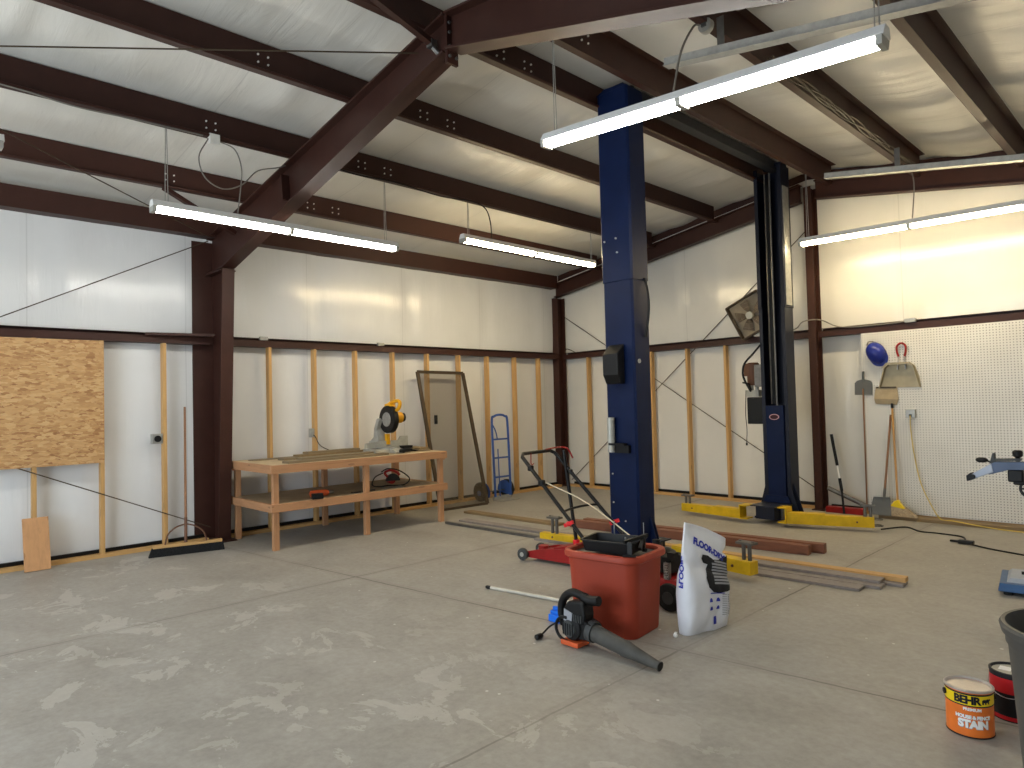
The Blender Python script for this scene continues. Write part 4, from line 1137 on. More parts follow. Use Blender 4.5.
# ------------------------------------------------------------------ tote and tray
tc_, ta = V((5.305, -5.505, 0)), radians(7)
TT = Matrix.Translation(tc_) @ Matrix.Rotation(ta, 4, 'Z')
tote = thing('tote_bin', 'large terracotta orange plastic tote with thick rim on floor', 'tote', tc_)
def rrect(w, d, r, z, n=6):
    out = []
    for cx, cy, a0 in ((w / 2 - r, d / 2 - r, 0), (-w / 2 + r, d / 2 - r, 90), (-w / 2 + r, -d / 2 + r, 180), (w / 2 - r, -d / 2 + r, 270)):
        for k in range(n + 1):
            a = radians(a0 + 90 * k / n)
            out.append((cx + r * cos(a), cy + r * sin(a), z))
    return out
W_, D_ = .525, .44
mb = MB(TT); mb.rings([rrect(W_ - .06, D_ - .06, .07, .004), rrect(W_ - .05, D_ - .05, .075, .02), rrect(W_, D_, .09, .50), rrect(W_ - .012, D_ - .012, .085, .50), rrect(W_ - .062, D_ - .062, .07, .03)]); mb.build('body', 'tote', tote, smooth=True)
mb = MB(TT)
sec = [(0, .485), (.022, .482), (.030, .488), (.032, .508), (.024, .524), (.008, .53), (-.014, .522), (-.014, .50), (0, .50)]
mb.rings([rrect(W_ + 2 * e, D_ + 2 * e, max(.03, .095 + e), z) for e, z in sec], cap=False, closed=True); mb.build('rim', 'tote', tote, smooth=True)
for k, sx_ in enumerate((-.12, .0, .12)):
    pass
mb = MB(TT); mb.rings([rrect(W_ - .03, D_ - .03, .075, .49), rrect(W_ - .03, D_ - .03, .075, .497)]); mb.build('cover', 'dark_grey', tote)
mb = MB(TT)
for k in range(3):
    mb.bar((-.275, -.06 + k * .045, .527), (-.235, -.045 + k * .045, .531), .012, .008)
mb.build('vent_slots', 'red', tote)

ty = thing('paint_tray', 'black plastic pan lying on top of terracotta tote', 'tray', (5.37, -5.58, .53))
TY = Matrix.Translation((5.355, -5.575, .532)) @ Matrix.Rotation(radians(14), 4, 'Z')
mb = MB(TY); mb.rings([rrect(.33, .22, .02, 0.0, 3), rrect(.36, .25, .025, .066, 3), rrect(.38, .27, .03, .069, 3), rrect(.38, .27, .03, .075, 3), rrect(.35, .24, .022, .075, 3), rrect(.32, .21, .016, .008, 3)]); mb.build('pan', 'black', ty, smooth=True)
mb = MB(TY); mb.bar((.165, -.13, -.004), (.165, -.13, .085), .016, .03).bar((.205, -.06, .03), (.185, .05, .095), .02, .02).bar((.13, -.135, .082), (.21, .06, .10), .018, .02).bar((.13, -.16, .004), (.21, -.14, .004), .03, .01).bar((.20, .02, .0), (.20, .02, .09), .018, .018).cyl((.22, .0, .015), (.17, .03, .015), .012, seg=8)
mb.build('bracket', 'black_paint', ty)
mb = MB(TY); mb.cyl((-.05, .128, .05), (-.05, .128, .16), .004, seg=6).cyl((.09, -.02, .01), (.09, -.02, .09), .005, seg=6).cyl((.17, .10, .09), (.17, .10, .17), .003, seg=6); mb.build('pin', 'chrome', ty)

# ------------------------------------------------------------------ absorbent bag
bag = thing('absorbent_bag', 'white printed bag of floor absorbent standing beside terracotta tote', 'bag', (5.745, -5.155, 0))
e1 = V((.20, .98, 0)).normalized(); e2 = V((.98, -.20, 0)).normalized()
bc = V((5.75, -5.165, 0))
BW = .395
def bag_top(u): return .70 - .045 * (u + 1) - .016 * (u + 1) ** 2
def bag_half(u, t):
    """half thickness of the filled bag"""
    edge = max(0.0, 1 - abs(u) ** 5) ** .5
    fill = (1 - max(0, (t - .45) / .55) ** 1.4)
    base = .055 + .025 * sin(pi * min(1, t * 1.5))
    return max(.006, base * fill * (.35 + .65 * edge))
def bag_pt(u, t, side=1.0, off=0.0):
    w = BW / 2 * (1 + .03 * sin(pi * min(1, t * 1.4)) - .05 * max(0, t - .8) * 5 * (1 if u > 0 else .35))
    z = bag_top(u) * t
    # crimp on the right shoulder
    pin = math.exp(-((t - .86) / .035) ** 2) * max(0, u - .35) * .10
    h = bag_half(u, t)
    wr = noise.noise(V((u * 1.8 + 3, t * 4.5, side * 2))) * .016 + noise.noise(V((u * 4, t * 10, side * 3))) * .006
    fold = math.exp(-((t - (.60 - .05 * u)) / .03) ** 2) * .012
    lean = -.03 * t * t; sh = .085 * t * t
    return bc + e1 * (u * w - pin * .6 + sh) + e2 * (side * h + (wr * (1 - t * .3) if abs(u) < .97 else 0) * side + lean - fold * side + off) + V((0, 0, z - pin * .25 + .002))
nu, nt = 26, 40
mb = MB()
F = [[mb.v(bag_pt(-1 + 2 * i / nu, j / nt, 1)) for j in range(nt + 1)] for i in range(nu + 1)]
B = [[mb.v(bag_pt(-1 + 2 * i / nu, j / nt, -1)) for j in range(nt + 1)] for i in range(nu + 1)]
for i in range(nu):
    for j in range(nt):
        mb.face([F[i][j], F[i + 1][j], F[i + 1][j + 1], F[i][j + 1]]); mb.face([B[i][j], B[i][j + 1], B[i + 1][j + 1], B[i + 1][j]])
for j in range(nt):
    mb.face([F[0][j], F[0][j + 1], B[0][j + 1], B[0][j]]); mb.face([F[nu][j], B[nu][j], B[nu][j + 1], F[nu][j + 1]])
for i in range(nu):
    mb.face([F[i][nt], F[i + 1][nt], B[i + 1][nt], B[i][nt]]); mb.face([F[i][0], B[i][0], B[i + 1][0], F[i + 1][0]])
mb.build('sack', 'bag', bag, smooth=True, angle=60)
def on_bag(u0, t0, ang=0.0, off=.004):
    ca, sa = cos(ang), sin(ang)
    def fn(x, y):
        X = x * ca - y * sa; Y = x * sa + y * ca
        u = u0 + X / (BW / 2); t = t0 + Y / .62
        return bag_pt(max(-.99, min(.99, u)), max(0, min(1, t)), 1, off)
    return fn
def subdivided_poly(pts, n=6):
    """outline filled as a grid so that it can follow a curved surface"""
    bm = bmesh.new(); vs = [bm.verts.new((x, y, 0)) for x, y in pts]; bm.faces.new(vs)
    bmesh.ops.triangulate(bm, faces=bm.faces)
    for _ in range(n):
        long = [e for e in bm.edges if e.calc_length() > .022]
        if not long: break
        bmesh.ops.subdivide_edges(bm, edges=long, cuts=1)
        bmesh.ops.triangulate(bm, faces=bm.faces)
    bm.verts.index_update(); bm.verts.ensure_lookup_table()
    r = [(v.co.x, v.co.y) for v in bm.verts], [[v.index for v in f.verts] for f in bm.faces]
    bm.free(); return r
mb = MB(); vs, fs = text_geo('FLOOR-DRY', .054, .003); add_flat(mb, vs, fs, on_bag(.06, .80, radians(-13))); mb.build('lettering', 'ink_blue', bag)
blob = [(-.115, .10), (-.07, .10), (-.03, .085), (.02, .09), (.07, .115), (.115, .135), (.115, -.02), (.10, -.065), (.06, -.075), (.0, -.085), (-.05, -.08), (-.09, -.055), (-.105, -.01), (-.085, .03), (-.075, .055), (-.11, .06), (-.125, .08)]
mb = MB(); vs, fs = subdivided_poly([(x * 1.12, y * 1.2) for x, y in blob]); add_flat(mb, vs, fs, on_bag(.36, .545, 0)); mb.build('print', 'ink_black', bag)
mb = MB()
for r_ in range(8):
    y = .085 - r_ * .019
    vs, fs = subdivided_poly([(-.055 if r_ else -.03, y), (.108, y + .004), (.108, y + .016), (-.055 if r_ else -.03, y + .012)]); add_flat(mb, vs, fs, on_bag(.38, .55, 0, .0065))
mb.build('print', 'ink_grey', bag)
mb = MB()
vs, fs = subdivided_poly([(-.07, 0), (.06, 0), (.06, .006), (-.07, .006)]); add_flat(mb, vs, fs, on_bag(.28, .375))
for ix, iy in ((-.07, 0), (.0, 0), (-.07, -.05), (.0, -.05)):
    mb.build('print', 'ink_blue', bag); mb = MB()
    vs, fs = subdivided_poly([(ix + x, iy + y) for x, y in [(-.016, -.012), (.016, -.012), (.014, .002), (.006, .012), (-.006, .010), (-.012, .002)]]); add_flat(mb, vs, fs, on_bag(.30, .315))
mb.build('print', 'ink_blue', bag); mb = MB()
vs, fs = subdivided_poly([(-.014, -.03), (.014, -.03), (.014, .02), (-.014, .02)]); add_flat(mb, vs, fs, on_bag(.15, .115))
mb.build('print', 'ink_blue', bag)
mb = MB()
for cx_ in (-.022, .026):
    mb = MB()
    for r_ in range(12):
        vs, fs = subdivided_poly([(cx_ - .02, -.012 * r_), (cx_ + .02, -.012 * r_), (cx_ + .02, -.012 * r_ + .005), (cx_ - .02, -.012 * r_ + .005)]); add_flat(mb, vs, fs, on_bag(.70, .36))
    mb.build('print', 'ink_grey', bag)
# upright lettering on the left side seam
def on_side(u0, t0):
    def fn(x, y):
        p = bag_pt(-.985, t0 + x / .62, 1, 0); q = bag_pt(-.985, t0 + x / .62, -1, 0)
        k = .5 - y / max(.05, (p - q).length)
        return p.lerp(q, max(.02, min(.98, k))) - e1 * .006
    return fn
mb = MB(); vs, fs = text_geo('FLOOR-', .05, .002); add_flat(mb, vs, fs, on_side(-.98, .56)); mb.build('lettering', 'ink_blue', bag)
mb = MB(); mb.ball((5.705, -5.425, .014), .014, 10, (1.1, .9, 1)).ball((5.70, -5.415, .024), .009, 8); single(mb, 'paper_scrap', 'label_white', 'tiny white crumpled scrap at bottom left corner of absorbent bag', 'scrap', smooth=True)

# ------------------------------------------------------------------ leaf blower
bl = thing('leaf_blower', 'grey and black electric leaf blower lying in front of tote', 'leaf blower', (5.42, -5.93, 0))
BY = -5.925
mb = MB(); mb.box(5.245, 5.385, BY - .075, BY + .04, .004, .034); mb.build('base_plate', 'orange', bl, bevel=.006)
mb = MB(); mb.lathe([(.03, -.06), (.072, -.055), (.084, -.035), (.084, .03), (.07, .055), (.03, .06)], (5.315, BY, .112), 'y', 28); mb.prism([(5.31, .05), (5.455, .06), (5.465, .155), (5.36, .19)], BY - .045, BY + .045, 'xz'); mb.build('fan_housing', 'black', bl, smooth=True)
mb = MB(); mb.prism([(5.25, .135), (5.415, .14), (5.425, .20), (5.415, .275), (5.39, .285), (5.285, .265), (5.255, .225)], BY - .052, BY + .048, 'xz'); mb.build('motor_housing', 'black', bl, bevel=.014)
for k in range(4):
    mb = MB(); mb.bar((5.345 + k * .018, BY - .054, .155), (5.343 + k * .018, BY - .054, .20), .008, .006, (0, 1, 0)); mb.build('vent_rib', 'dark_grey', bl)
mb = MB(); mb.prism([(5.262, .150), (5.325, .145), (5.333, .205), (5.268, .222)], BY - .0585, BY - .0525, 'xz'); mb.build('label_plate', 'ink_grey', bl)
mb = MB(); mb.lathe([(.058, -.002), (.063, -.012), (.066, .0), (.064, .03), (.056, .03)], (0, 0, 0), 'x', 24, False); 
for v_ in mb.bm.verts: v_.co = V((5.437, BY, .108)) + Matrix.Rotation(radians(8), 3, 'Y') @ v_.co
mb.build('tube_collar', 'dark_grey', bl, smooth=True)
mb = MB(); mb.tube(smooth_path([(5.215, BY, .10), (5.195, BY, .18), (5.215, BY, .26), (5.285, BY, .312), (5.37, BY, .305), (5.42, BY, .29), (5.50, BY, .298)], 7), [.026] * 30 + [.03] * 13, 12); mb.build('handle', 'black', bl, smooth=True)
mb = MB(); mb.tube([(5.275 + .078 * cos(a), BY - .058, .098 + .072 * sin(a)) for a in [radians(80 + 10 * k) for k in range(21)]], .010, 8); mb.build('guard_loop', 'black', bl, smooth=True)
ik = MB(); ik.lathe([(.015, -.012), (.05, -.010), (.054, 0), (.05, .006), (.015, .006)], (5.305, BY - .058, .105), 'y', 22); ik = ik.build('air_intake', 'dark_grey', bl, smooth=True)
for k in range(5):
    mb = MB(); mb.bar((5.268 + k * .0185, BY - .0715, .07), (5.268 + k * .0185, BY - .0715, .14), .006, .004, (0, 1, 0)); mb.build('intake_rib', 'black', ik)
ta_, tb_ = V((5.44, BY, .105)), V((5.945, BY - .03, .032))
mb = MB(); mb.tube([ta_, ta_.lerp(tb_, .1), ta_.lerp(tb_, .48), ta_.lerp(tb_, .5), ta_.lerp(tb_, .56), ta_.lerp(tb_, .62), ta_.lerp(tb_, .97), tb_], [.054, .051, .045, .049, .047, .041, .024, .028], 20); mb.build('blower_tube', 'blower_tube', bl, smooth=True)
mb = MB(); dd = (tb_ - ta_).normalized(); mb.cyl(tb_ + dd * .0005, tb_ + dd * .002, .024, seg=18); mb.build('nozzle_mouth', 'black', bl)
mb = MB(); mb.tube(smooth_path([(5.20, BY + .02, .13), (5.15, BY + .03, .10), (5.09, BY, .06), (5.065, BY - .03, .025), (5.075, BY - .07, .018)], 6), .006, 8).lathe([(.008, -.03), (.017, -.025), (.019, .015), (.012, .03)], (5.085, BY - .10, .019), 'y', 12); mb.build('power_cord', 'black', bl, smooth=True)
mb = MB(); mb.box(4.88, 4.98, -5.72, -5.64, 0, .05).box(4.89, 4.97, -5.71, -5.65, .05, .075).box(4.90, 4.955, -5.695, -5.665, .075, .1); single(mb, 'plug_cover', 'blue_bright', 'small bright blue plastic piece on floor behind leaf blower handle', 'plastic piece', bevel=.006)
t = thing('pole', 'long whitish extension pole lying on floor left of the tote', 'pole', (4.45, -5.38, 0))
pa, pb = V((3.94, -5.455, .014)), V((4.93, -5.30, .014))
mb = MB(); mb.tube([pa.lerp(pb, .05), pb], .013, 10); mb.build('tube', 'dirty_white', t, smooth=True)
mb = MB(); mb.tube([pa, pa.lerp(pb, .012), pa.lerp(pb, .05)], [.010, .014, .014], 10); mb.build('end_cap', 'black', t, smooth=True)

# ------------------------------------------------------------------ paint cans and bin
def on_can(c, r, z0, ang):
    def fn(x, y):
        a = ang + x / r
        return (c[0] + r * cos(a), c[1] + r * sin(a), z0 + y)
    return fn
cc = (7.312, -5.572); CR = .086; ca_ = radians(-90 + 22)     # label faces the camera
can = thing('stain_can', 'orange and yellow can of wood stain on floor by grey bin', 'paint can', (cc[0], cc[1], 0))
def band(z0, z1, r, a0=0, a1=2 * pi, n=48):
    mb = MB()
    A = [mb.v((cc[0] + r * cos(a0 + (a1 - a0) * k / n), cc[1] + r * sin(a0 + (a1 - a0) * k / n), z0)) for k in range(n + 1)]
    Bv = [mb.v((cc[0] + r * cos(a0 + (a1 - a0) * k / n), cc[1] + r * sin(a0 + (a1 - a0) * k / n), z1)) for k in range(n + 1)]
    for k in range(n): mb.face([A[k], A[k + 1], Bv[k + 1], Bv[k]])
    return mb
mb = MB(); mb.lathe([(.03, .0), (CR - .004, .0), (CR, .004), (CR, .168), (CR + .001, .180), (CR + .004, .184), (CR + .004, .189), (CR - .002, .191), (CR - .008, .183), (CR - .014, .178), (.01, .18)], (cc[0], cc[1], 0), 'z', 48); mb.build('can_body', 'label_orange', can, smooth=True)
band(.130, .172, CR + .0006).build('yellow_band', 'label_yellow', can, smooth=True)
mb = MB(); mb.lathe([(CR + .0008, .172), (CR + .002, .174), (CR + .002, .177), (CR + .0008, .179)], (cc[0], cc[1], 0), 'z', 48, False); mb.build('black_band', 'ink_black', can); mb = MB(); mb.lathe([(CR + .0007, .127), (CR + .0012, .128), (CR + .0012, .131), (CR + .0007, .132)], (cc[0], cc[1], 0), 'z', 48, False); mb.build('black_band', 'ink_black', can); mb = MB(); mb.lathe([(CR + .0007, .002), (CR + .002, .002), (CR + .002, .007), (CR + .0007, .007)], (cc[0], cc[1], 0), 'z', 48, False); mb.build('black_band', 'ink_black', can)
mb = MB(); mb.lathe([(CR - .001, .1805), (CR + .0045, .184), (CR + .0045, .190), (CR - .002, .1925), (CR - .009, .184)], (cc[0], cc[1], 0), 'z', 48, False); mb.build('lid_ring', 'lid', can, smooth=True); mb = MB(); mb.lathe([(.001, .1815), (CR - .004, .1815), (CR - .005, .183), (.001, .184)], (cc[0], cc[1], 0), 'z', 40); mb.build('lid', 'lid', can, smooth=True)
mb = MB(); vs, fs = text_geo('BEHR', .043, .0022, .92); add_flat(mb, vs, fs, on_can(cc, CR + .0014, .1515, ca_ - .26)); mb.build('lettering', 'ink_black', can)
bear = [(-.019, .002), (-.018, .008), (-.012, .011), (-.002, .010), (.006, .0125), (.012, .0105), (.014, .0125), (.017, .011), (.021, .008), (.020, .005), (.015, .004), (.013, -.001), (.014, -.009), (.009, -.009), (.007, -.002), (.001, -.002), (-.001, -.009), (-.006, -.009), (-.007, -.002), (-.011, -.001), (-.012, -.009), (-.018, -.009)]
mb = MB(); vs, fs = subdivided_poly(bear); add_flat(mb, vs, fs, on_can(cc, CR + .0016, .149, ca_ + .58)); mb.build('bear_mark', 'ink_black', can)
mb = MB()
vs, fs = text_geo('PREMIUM', .016, .0008); add_flat(mb, vs, fs, on_can(cc, CR + .0014, .116, ca_ - .05))
vs, fs = text_geo('HOUSE & FENCE', .0185, .0012, .95); add_flat(mb, vs, fs, on_can(cc, CR + .0018, .085, ca_ - .02))
vs, fs = text_geo('STAIN', .042, .0026, .95); add_flat(mb, vs, fs, on_can(cc, CR + .0018, .056, ca_ - .02))
mb.build('lettering', 'label_white', can)
mb = MB()
vs, fs = text_geo('STAIN', .042, .0034, .95); add_flat(mb, vs, fs, on_can(cc, CR + .0011, .0545, ca_ - .005))
vs, fs = text_geo('HOUSE & FENCE', .0185, .0016, .95); add_flat(mb, vs, fs, on_can(cc, CR + .0011, .0842, ca_ - .012))
mb.build('lettering', 'ink_grey', can)
for s in (-1.45, 1.45):
    a = ca_ + s; mb = MB(); mb.cyl((cc[0] + CR * cos(a), cc[1] + CR * sin(a), .155), (cc[0] + (CR + .008) * cos(a), cc[1] + (CR + .008) * sin(a), .155), .012, seg=12); mb.build('ear', 'ink_black', can)
mb = MB(); pts = []
for k in range(13):
    t_ = -1.45 + 2.9 * k / 12
    pts.append((cc[0] + (CR + .011) * cos(ca_ + pi + t_ * 1.0), cc[1] + (CR + .011) * sin(ca_ + pi + t_), .155 - .05 * cos(t_ * 1.08)))
mb.tube(pts, .0018, 6); mb.build('wire_handle', 'chrome', can)

c2_ = (7.425, -5.285)
can.scale = (1.05, 1.05, 1.07)
can2 = thing('paint_can', 'red and black paint can half hidden between stain can and bin', 'paint can', (c2_[0], c2_[1], 0))
mb = MB(); mb.lathe([(.03, .0), (.083, .0), (.086, .004), (.086, .19), (.08, .192), (.076, .185), (.01, .185)], (c2_[0], c2_[1], 0), 'z', 44); mb.build('can_body', 'ink_black', can2, smooth=True)
mb = MB(); mb.lathe([(.0862, .115), (.0868, .115), (.0868, .176), (.0862, .176)], (c2_[0], c2_[1], 0), 'z', 44, False); mb.build('red_band', 'label_red', can2, smooth=True); mb = MB(); mb.lathe([(.0862, .006), (.0868, .006), (.0868, .022), (.0862, .022)], (c2_[0], c2_[1], 0), 'z', 44, False); mb.build('red_band', 'label_red', can2, smooth=True)
mb = MB(); mb.lathe([(.079, .188), (.088, .190), (.088, .197), (.082, .199), (.077, .192)], (c2_[0], c2_[1], 0), 'z', 44, False); mb.build('lid_ring', 'ink_black', can2, smooth=True)
mb = MB(); mb.lathe([(.001, .187), (.076, .187), (.076, .190), (.001, .191)], (c2_[0], c2_[1], 0), 'z', 40); mb.build('lid', 'light_grey', can2, smooth=True)
mb = MB(); mb.box(c2_[0] - .05, c2_[0] - .005, c2_[1] - .02, c2_[1] + .03, .1912, .1925).box(c2_[0] + .012, c2_[0] + .055, c2_[1] - .045, c2_[1] - .005, .1912, .1925); mb.build('lid_label', 'label_white', can2)
mb = MB(); pts = []
for k in range(13):
    t_ = -1.4 + 2.8 * k / 12; a = radians(-95) + t_
    pts.append((c2_[0] + .092 * cos(a), c2_[1] + .092 * sin(a), .155 - .055 * cos(t_ * 1.1)))
mb.tube(pts, .0018, 6); mb.build('wire_handle', 'chrome', can2)

can2.scale = (1.05, 1.05, 1.09)
bn = thing('trash_bin', 'round grey trash bin cut off by the right picture edge', 'bin', (7.815, -6.17, 0))
mb = MB(); mb.lathe([(.15, .003), (.195, .003), (.20, .01), (.238, .62), (.245, .63), (.245, .66), (.256, .665), (.262, .69), (.256, .70), (.244, .70), (.236, .66), (.225, .60), (.19, .02), (.1, .016)], (7.815, -6.17, 0), 'z', 64); mb.build('body', 'grey_plastic', bn, smooth=True)
for a in (100, 280):
    mb = MB(); ar = radians(a); mb.cbox((7.815 + .26 * cos(ar), -6.17 + .26 * sin(ar), .64), (.10, .035, .03)); mb.build('handle', 'grey_plastic', bn, bevel=.008)

# ------------------------------------------------------------------ blue machine by the right edge
mc = thing('bench_machine', 'blue-grey stand machine with black knobs at right picture edge', 'machine', (7.35, -2.75, 0))
MT = Matrix.Translation((7.24, -2.80, 0)) @ Matrix.Rotation(radians(8), 4, 'Z')
def taper(mb, w0, d0, z0, w1, d1, z1, cx=0, cy=0):
    mb.rings([[(cx + s * w0 / 2, cy + t_ * d0 / 2, z0) for s, t_ in ((-1, -1), (1, -1), (1, 1), (-1, 1))], [(cx + s * w1 / 2, cy + t_ * d1 / 2, z1) for s, t_ in ((-1, -1), (1, -1), (1, 1), (-1, 1))]])
    return mb
mb = MB(MT); taper(mb, .62, .50, .03, .60, .48, .09); mb.build('base', 'machine_base', mc, bevel=.006)
mb = MB(MT); taper(mb, .52, .40, .091, .47, .34, .12); mb.build('base_cover', 'machine_grey', mc, bevel=.006)
for s in (-1, 1):
    for t_ in (-1, 1):
        mb = MB(MT); mb.cyl((s * .25, t_ * .19, 0), (s * .25, t_ * .19, .032), .03); mb.build('foot', 'rubber', mc)
mb = MB(MT); mb.ball((-.12, -.05, .135), .03, 10).bar((-.17, -.05, .14), (-.07, -.05, .14), .02, .02); mb.build('knob', 'black', mc)
mb = MB(MT); mb.box(.12, .24, -.06, .06, .12, .97); mb.build('column', 'machine_blue', mc, bevel=.006)
ay = -3.25
mb = MB(); mb.prism([(6.95, .955), (7.02, 1.0), (7.60, 1.015), (7.60, .965), (7.10, .945), (6.98, .905)], ay - .035, ay + .045, 'xz'); mb.build('arm', 'machine_blue', mc, bevel=.004)
mb = MB(); mb.prism([(6.868, .897), (6.965, .965), (7.0, .985), (7.01, .925), (6.885, .868)], ay - .042, ay + .05, 'xz'); mb.build('arm_end', 'machine_grey', mc, bevel=.004)
mb = MB(); mb.prism([(6.842, .892), (6.872, .915), (6.888, .866), (6.845, .85)], ay - .04, ay + .045, 'xz').cyl((6.885, ay - .045, .888), (6.885, ay - .055, .888), .018, seg=10); mb.build('end_cap', 'black', mc, bevel=.004)
mb = MB(); mb.ball((6.93, ay + .03, 1.005), .03, 12, (1.35, .8, .7)).tube([(6.96, ay + .03, .998), (7.02, ay + .03, .985)], .006, 6); mb.build('lever', 'black', mc, smooth=True)
mb = MB(); mb.prism([(6.985, .985), (7.005, 1.06), (7.012, 1.06), (7.015, .985)], ay - .02, ay + .05, 'xz').bar((7.01, ay, 1.012), (7.17, ay, 1.02), .05, .016); mb.build('fence_plate', 'dark_grey', mc)
mb = MB(); mb.lathe([(.012, 1.005), (.014, 1.03), (.03, 1.045), (.032, 1.075), (.02, 1.085)], (7.15, ay, 0), 'z', 16); mb.build('clamp_knob', 'black', mc, smooth=True)
mb = MB(); mb.box(7.09, 7.18, ay - .03, ay + .03, .86, .945).box(7.12, 7.2, ay - .025, ay + .02, .84, .87); mb.build('clamp_block', 'black', mc, bevel=.01)
mb = MB(); mb.lathe([(.05, -.008), (.066, -.008), (.066, .008), (.05, .008)], (7.215, ay, .815), 'y', 24, False); mb.bar((7.16, ay, .815), (7.27, ay, .815), .01, .012); mb.build('hand_wheel', 'black', mc)
mb = MB(); mb.bar((7.42, ay + .01, .965), (7.42, -2.80, .965), .10, .05); mb.build('arm_bracket', 'machine_blue', mc)

# ------------------------------------------------------------------ end wall: pegboard and what hangs on it
mb = MB(); mb.box(5.065, 8.9, -.008, -.001, .045, 2.280); single(mb, 'pegboard', 'peg', 'large white perforated pegboard covering right part of end wall', 'pegboard')
mb = MB(); mb.box(5.25, 8.85, -.22, -.03, 0, .038); single(mb, 'floor_plank', 'brownboard', 'flat brown plank on floor along foot of the pegboard', 'plank', bevel=.003)
h = thing('hard_hat', 'blue hard hat hanging at top left of the pegboard', 'hard hat', (5.24, -.06, 2.02))
HT = Matrix.Translation((5.24, -.012, 2.02)) @ Matrix.Rotation(radians(-28), 4, 'Y')
mb = MB(HT)
rings = []
for k in range(9):
    a = k / 8 * pi / 2
    rings.append([(.108 * cos(a) * cos(2 * pi * i / 28), -.02 - .115 * sin(a), .140 * cos(a) * sin(2 * pi * i / 28) ) for i in range(28)])
mb.rings(rings); mb.build('shell', 'helmet', h, smooth=True)
mb = MB(HT); mb.rings([[(.11 * cos(2 * pi * i / 28), -.012, .143 * sin(2 * pi * i / 28) - (.0 if sin(2 * pi * i / 28) > -.3 else .035)) for i in range(28)], [(.112 * cos(2 * pi * i / 28), -.022, .145 * sin(2 * pi * i / 28) - (.0 if sin(2 * pi * i / 28) > -.3 else .037)) for i in range(28)]]); mb.build('brim', 'helmet', h, smooth=True)
mb = MB(HT); mb.tube([(-.05, -.015, .145), (0, -.03, .168), (.05, -.015, .145)], .006, 6); mb.build('hanging_strap', 'brown_metal', h)

dp = thing('dust_pan', 'large dull metal dustpan with red handle hanging on pegboard', 'dustpan', (5.49, -.06, 1.58))
mb = MB(); mb.prism([(5.265, 1.585), (5.715, 1.58), (5.705, 1.70), (5.66, 1.84), (5.61, 1.885), (5.36, 1.89), (5.31, 1.83), (5.28, 1.72)], -.016, -.012, 'xz'); mb.build('pan', 'pan', dp)
mb = MB(); mb.prism([(5.31, 1.83), (5.36, 1.89), (5.61, 1.885), (5.66, 1.84), (5.63, 1.84), (5.59, 1.86), (5.38, 1.862), (5.335, 1.82)], -.085, -.016, 'xz').prism([(5.265, 1.585), (5.275, 1.585), (5.345, 1.84), (5.33, 1.845)], -.075, -.016, 'xz').prism([(5.715, 1.58), (5.705, 1.58), (5.64, 1.845), (5.65, 1.845)], -.075, -.016, 'xz'); mb.build('raised_edge', 'pan', dp)
mb = MB(); mb.tube(smooth_path([(5.49, -.03, 1.96), (5.475, -.035, 2.02), (5.475, -.035, 2.08), (5.505, -.035, 2.115), (5.545, -.035, 2.115), (5.572, -.035, 2.08), (5.57, -.035, 2.02), (5.555, -.03, 1.96)], 6), .012, 10); mb.build('grip', 'red', dp, smooth=True)
mb = MB(); mb.tube([(5.49, -.03, 1.97), (5.485, -.045, 1.90), (5.475, -.04, 1.80)], .008, 8).tube([(5.555, -.03, 1.97), (5.56, -.045, 1.90), (5.565, -.04, 1.80)], .008, 8); mb.build('handle_wire', 'chrome', dp, smooth=True)

fs_ = thing('flat_spade', 'small dark grey flat spade upside down against left pegboard edge', 'spade', (5.07, -.03, 0))
mb = MB(); mb.prism([(4.965, 1.505), (5.175, 1.50), (5.18, 1.655), (5.15, 1.685), (5.09, 1.70), (5.06, 1.70), (5.0, 1.685), (4.97, 1.655)], -.022, -.018, 'xz'); mb.build('blade', 'spade', fs_, bevel=.001)
mb = MB(); mb.tube([(5.073, -.024, 1.69), (5.078, -.024, 1.80)], .016, 8); mb.build('socket', 'spade', fs_)
mb = MB(); mb.tube([(5.069, -.030, 1.58), (5.062, -.034, .05)], .009, 8); mb.build('shaft', 'handle_wood', fs_, smooth=True)

ts = thing('flat_scoop', 'tan flat scoop hanging on pegboard just below the metal dustpan', 'dustpan', (5.33, -.04, 1.37))
mb = MB(); mb.rings([[(5.205, -.014, 1.385), (5.445, -.014, 1.37), (5.445, -.02, 1.37), (5.205, -.02, 1.385)], [(5.195, -.030, 1.45), (5.47, -.030, 1.44), (5.47, -.036, 1.44), (5.195, -.036, 1.45)], [(5.215, -.014, 1.60), (5.455, -.014, 1.595), (5.455, -.02, 1.595), (5.215, -.02, 1.60)]]); mb.build('pan', 'tan_tool', ts)
mb = MB(); mb.bar((5.22, -.018, 1.59), (5.45, -.018, 1.585), .02, .02); mb.build('rim', 'brown_metal', ts)
sq = thing('square_shovel', 'grey square shovel standing blade down at foot of pegboard', 'shovel', (5.29, -.15, 0))
mb = MB(); mb.rings([[(5.195, -.20, .245), (5.385, -.20, .25), (5.385, -.206, .25), (5.195, -.206, .245)], [(5.155, -.245, .042), (5.405, -.245, .042), (5.405, -.252, .042), (5.155, -.252, .042)]]); mb.bar((5.20, -.205, .248), (5.38, -.205, .252), .03, .012); mb.build('blade', 'spade', sq)
mb = MB(); mb.tube([(5.31, -.205, .17), (5.322, -.185, .36)], .017, 8); mb.build('socket', 'gun_metal', sq)
mb = MB(); mb.tube([(5.322, -.185, .34), (5.380, -.04, 1.25)], .013, 10); mb.build('shaft', 'handle_wood', sq, smooth=True)
bb = thing('angle_broom', 'yellow capped broom with pale bristles leaning at pegboard', 'broom', (5.45, -.18, 0))
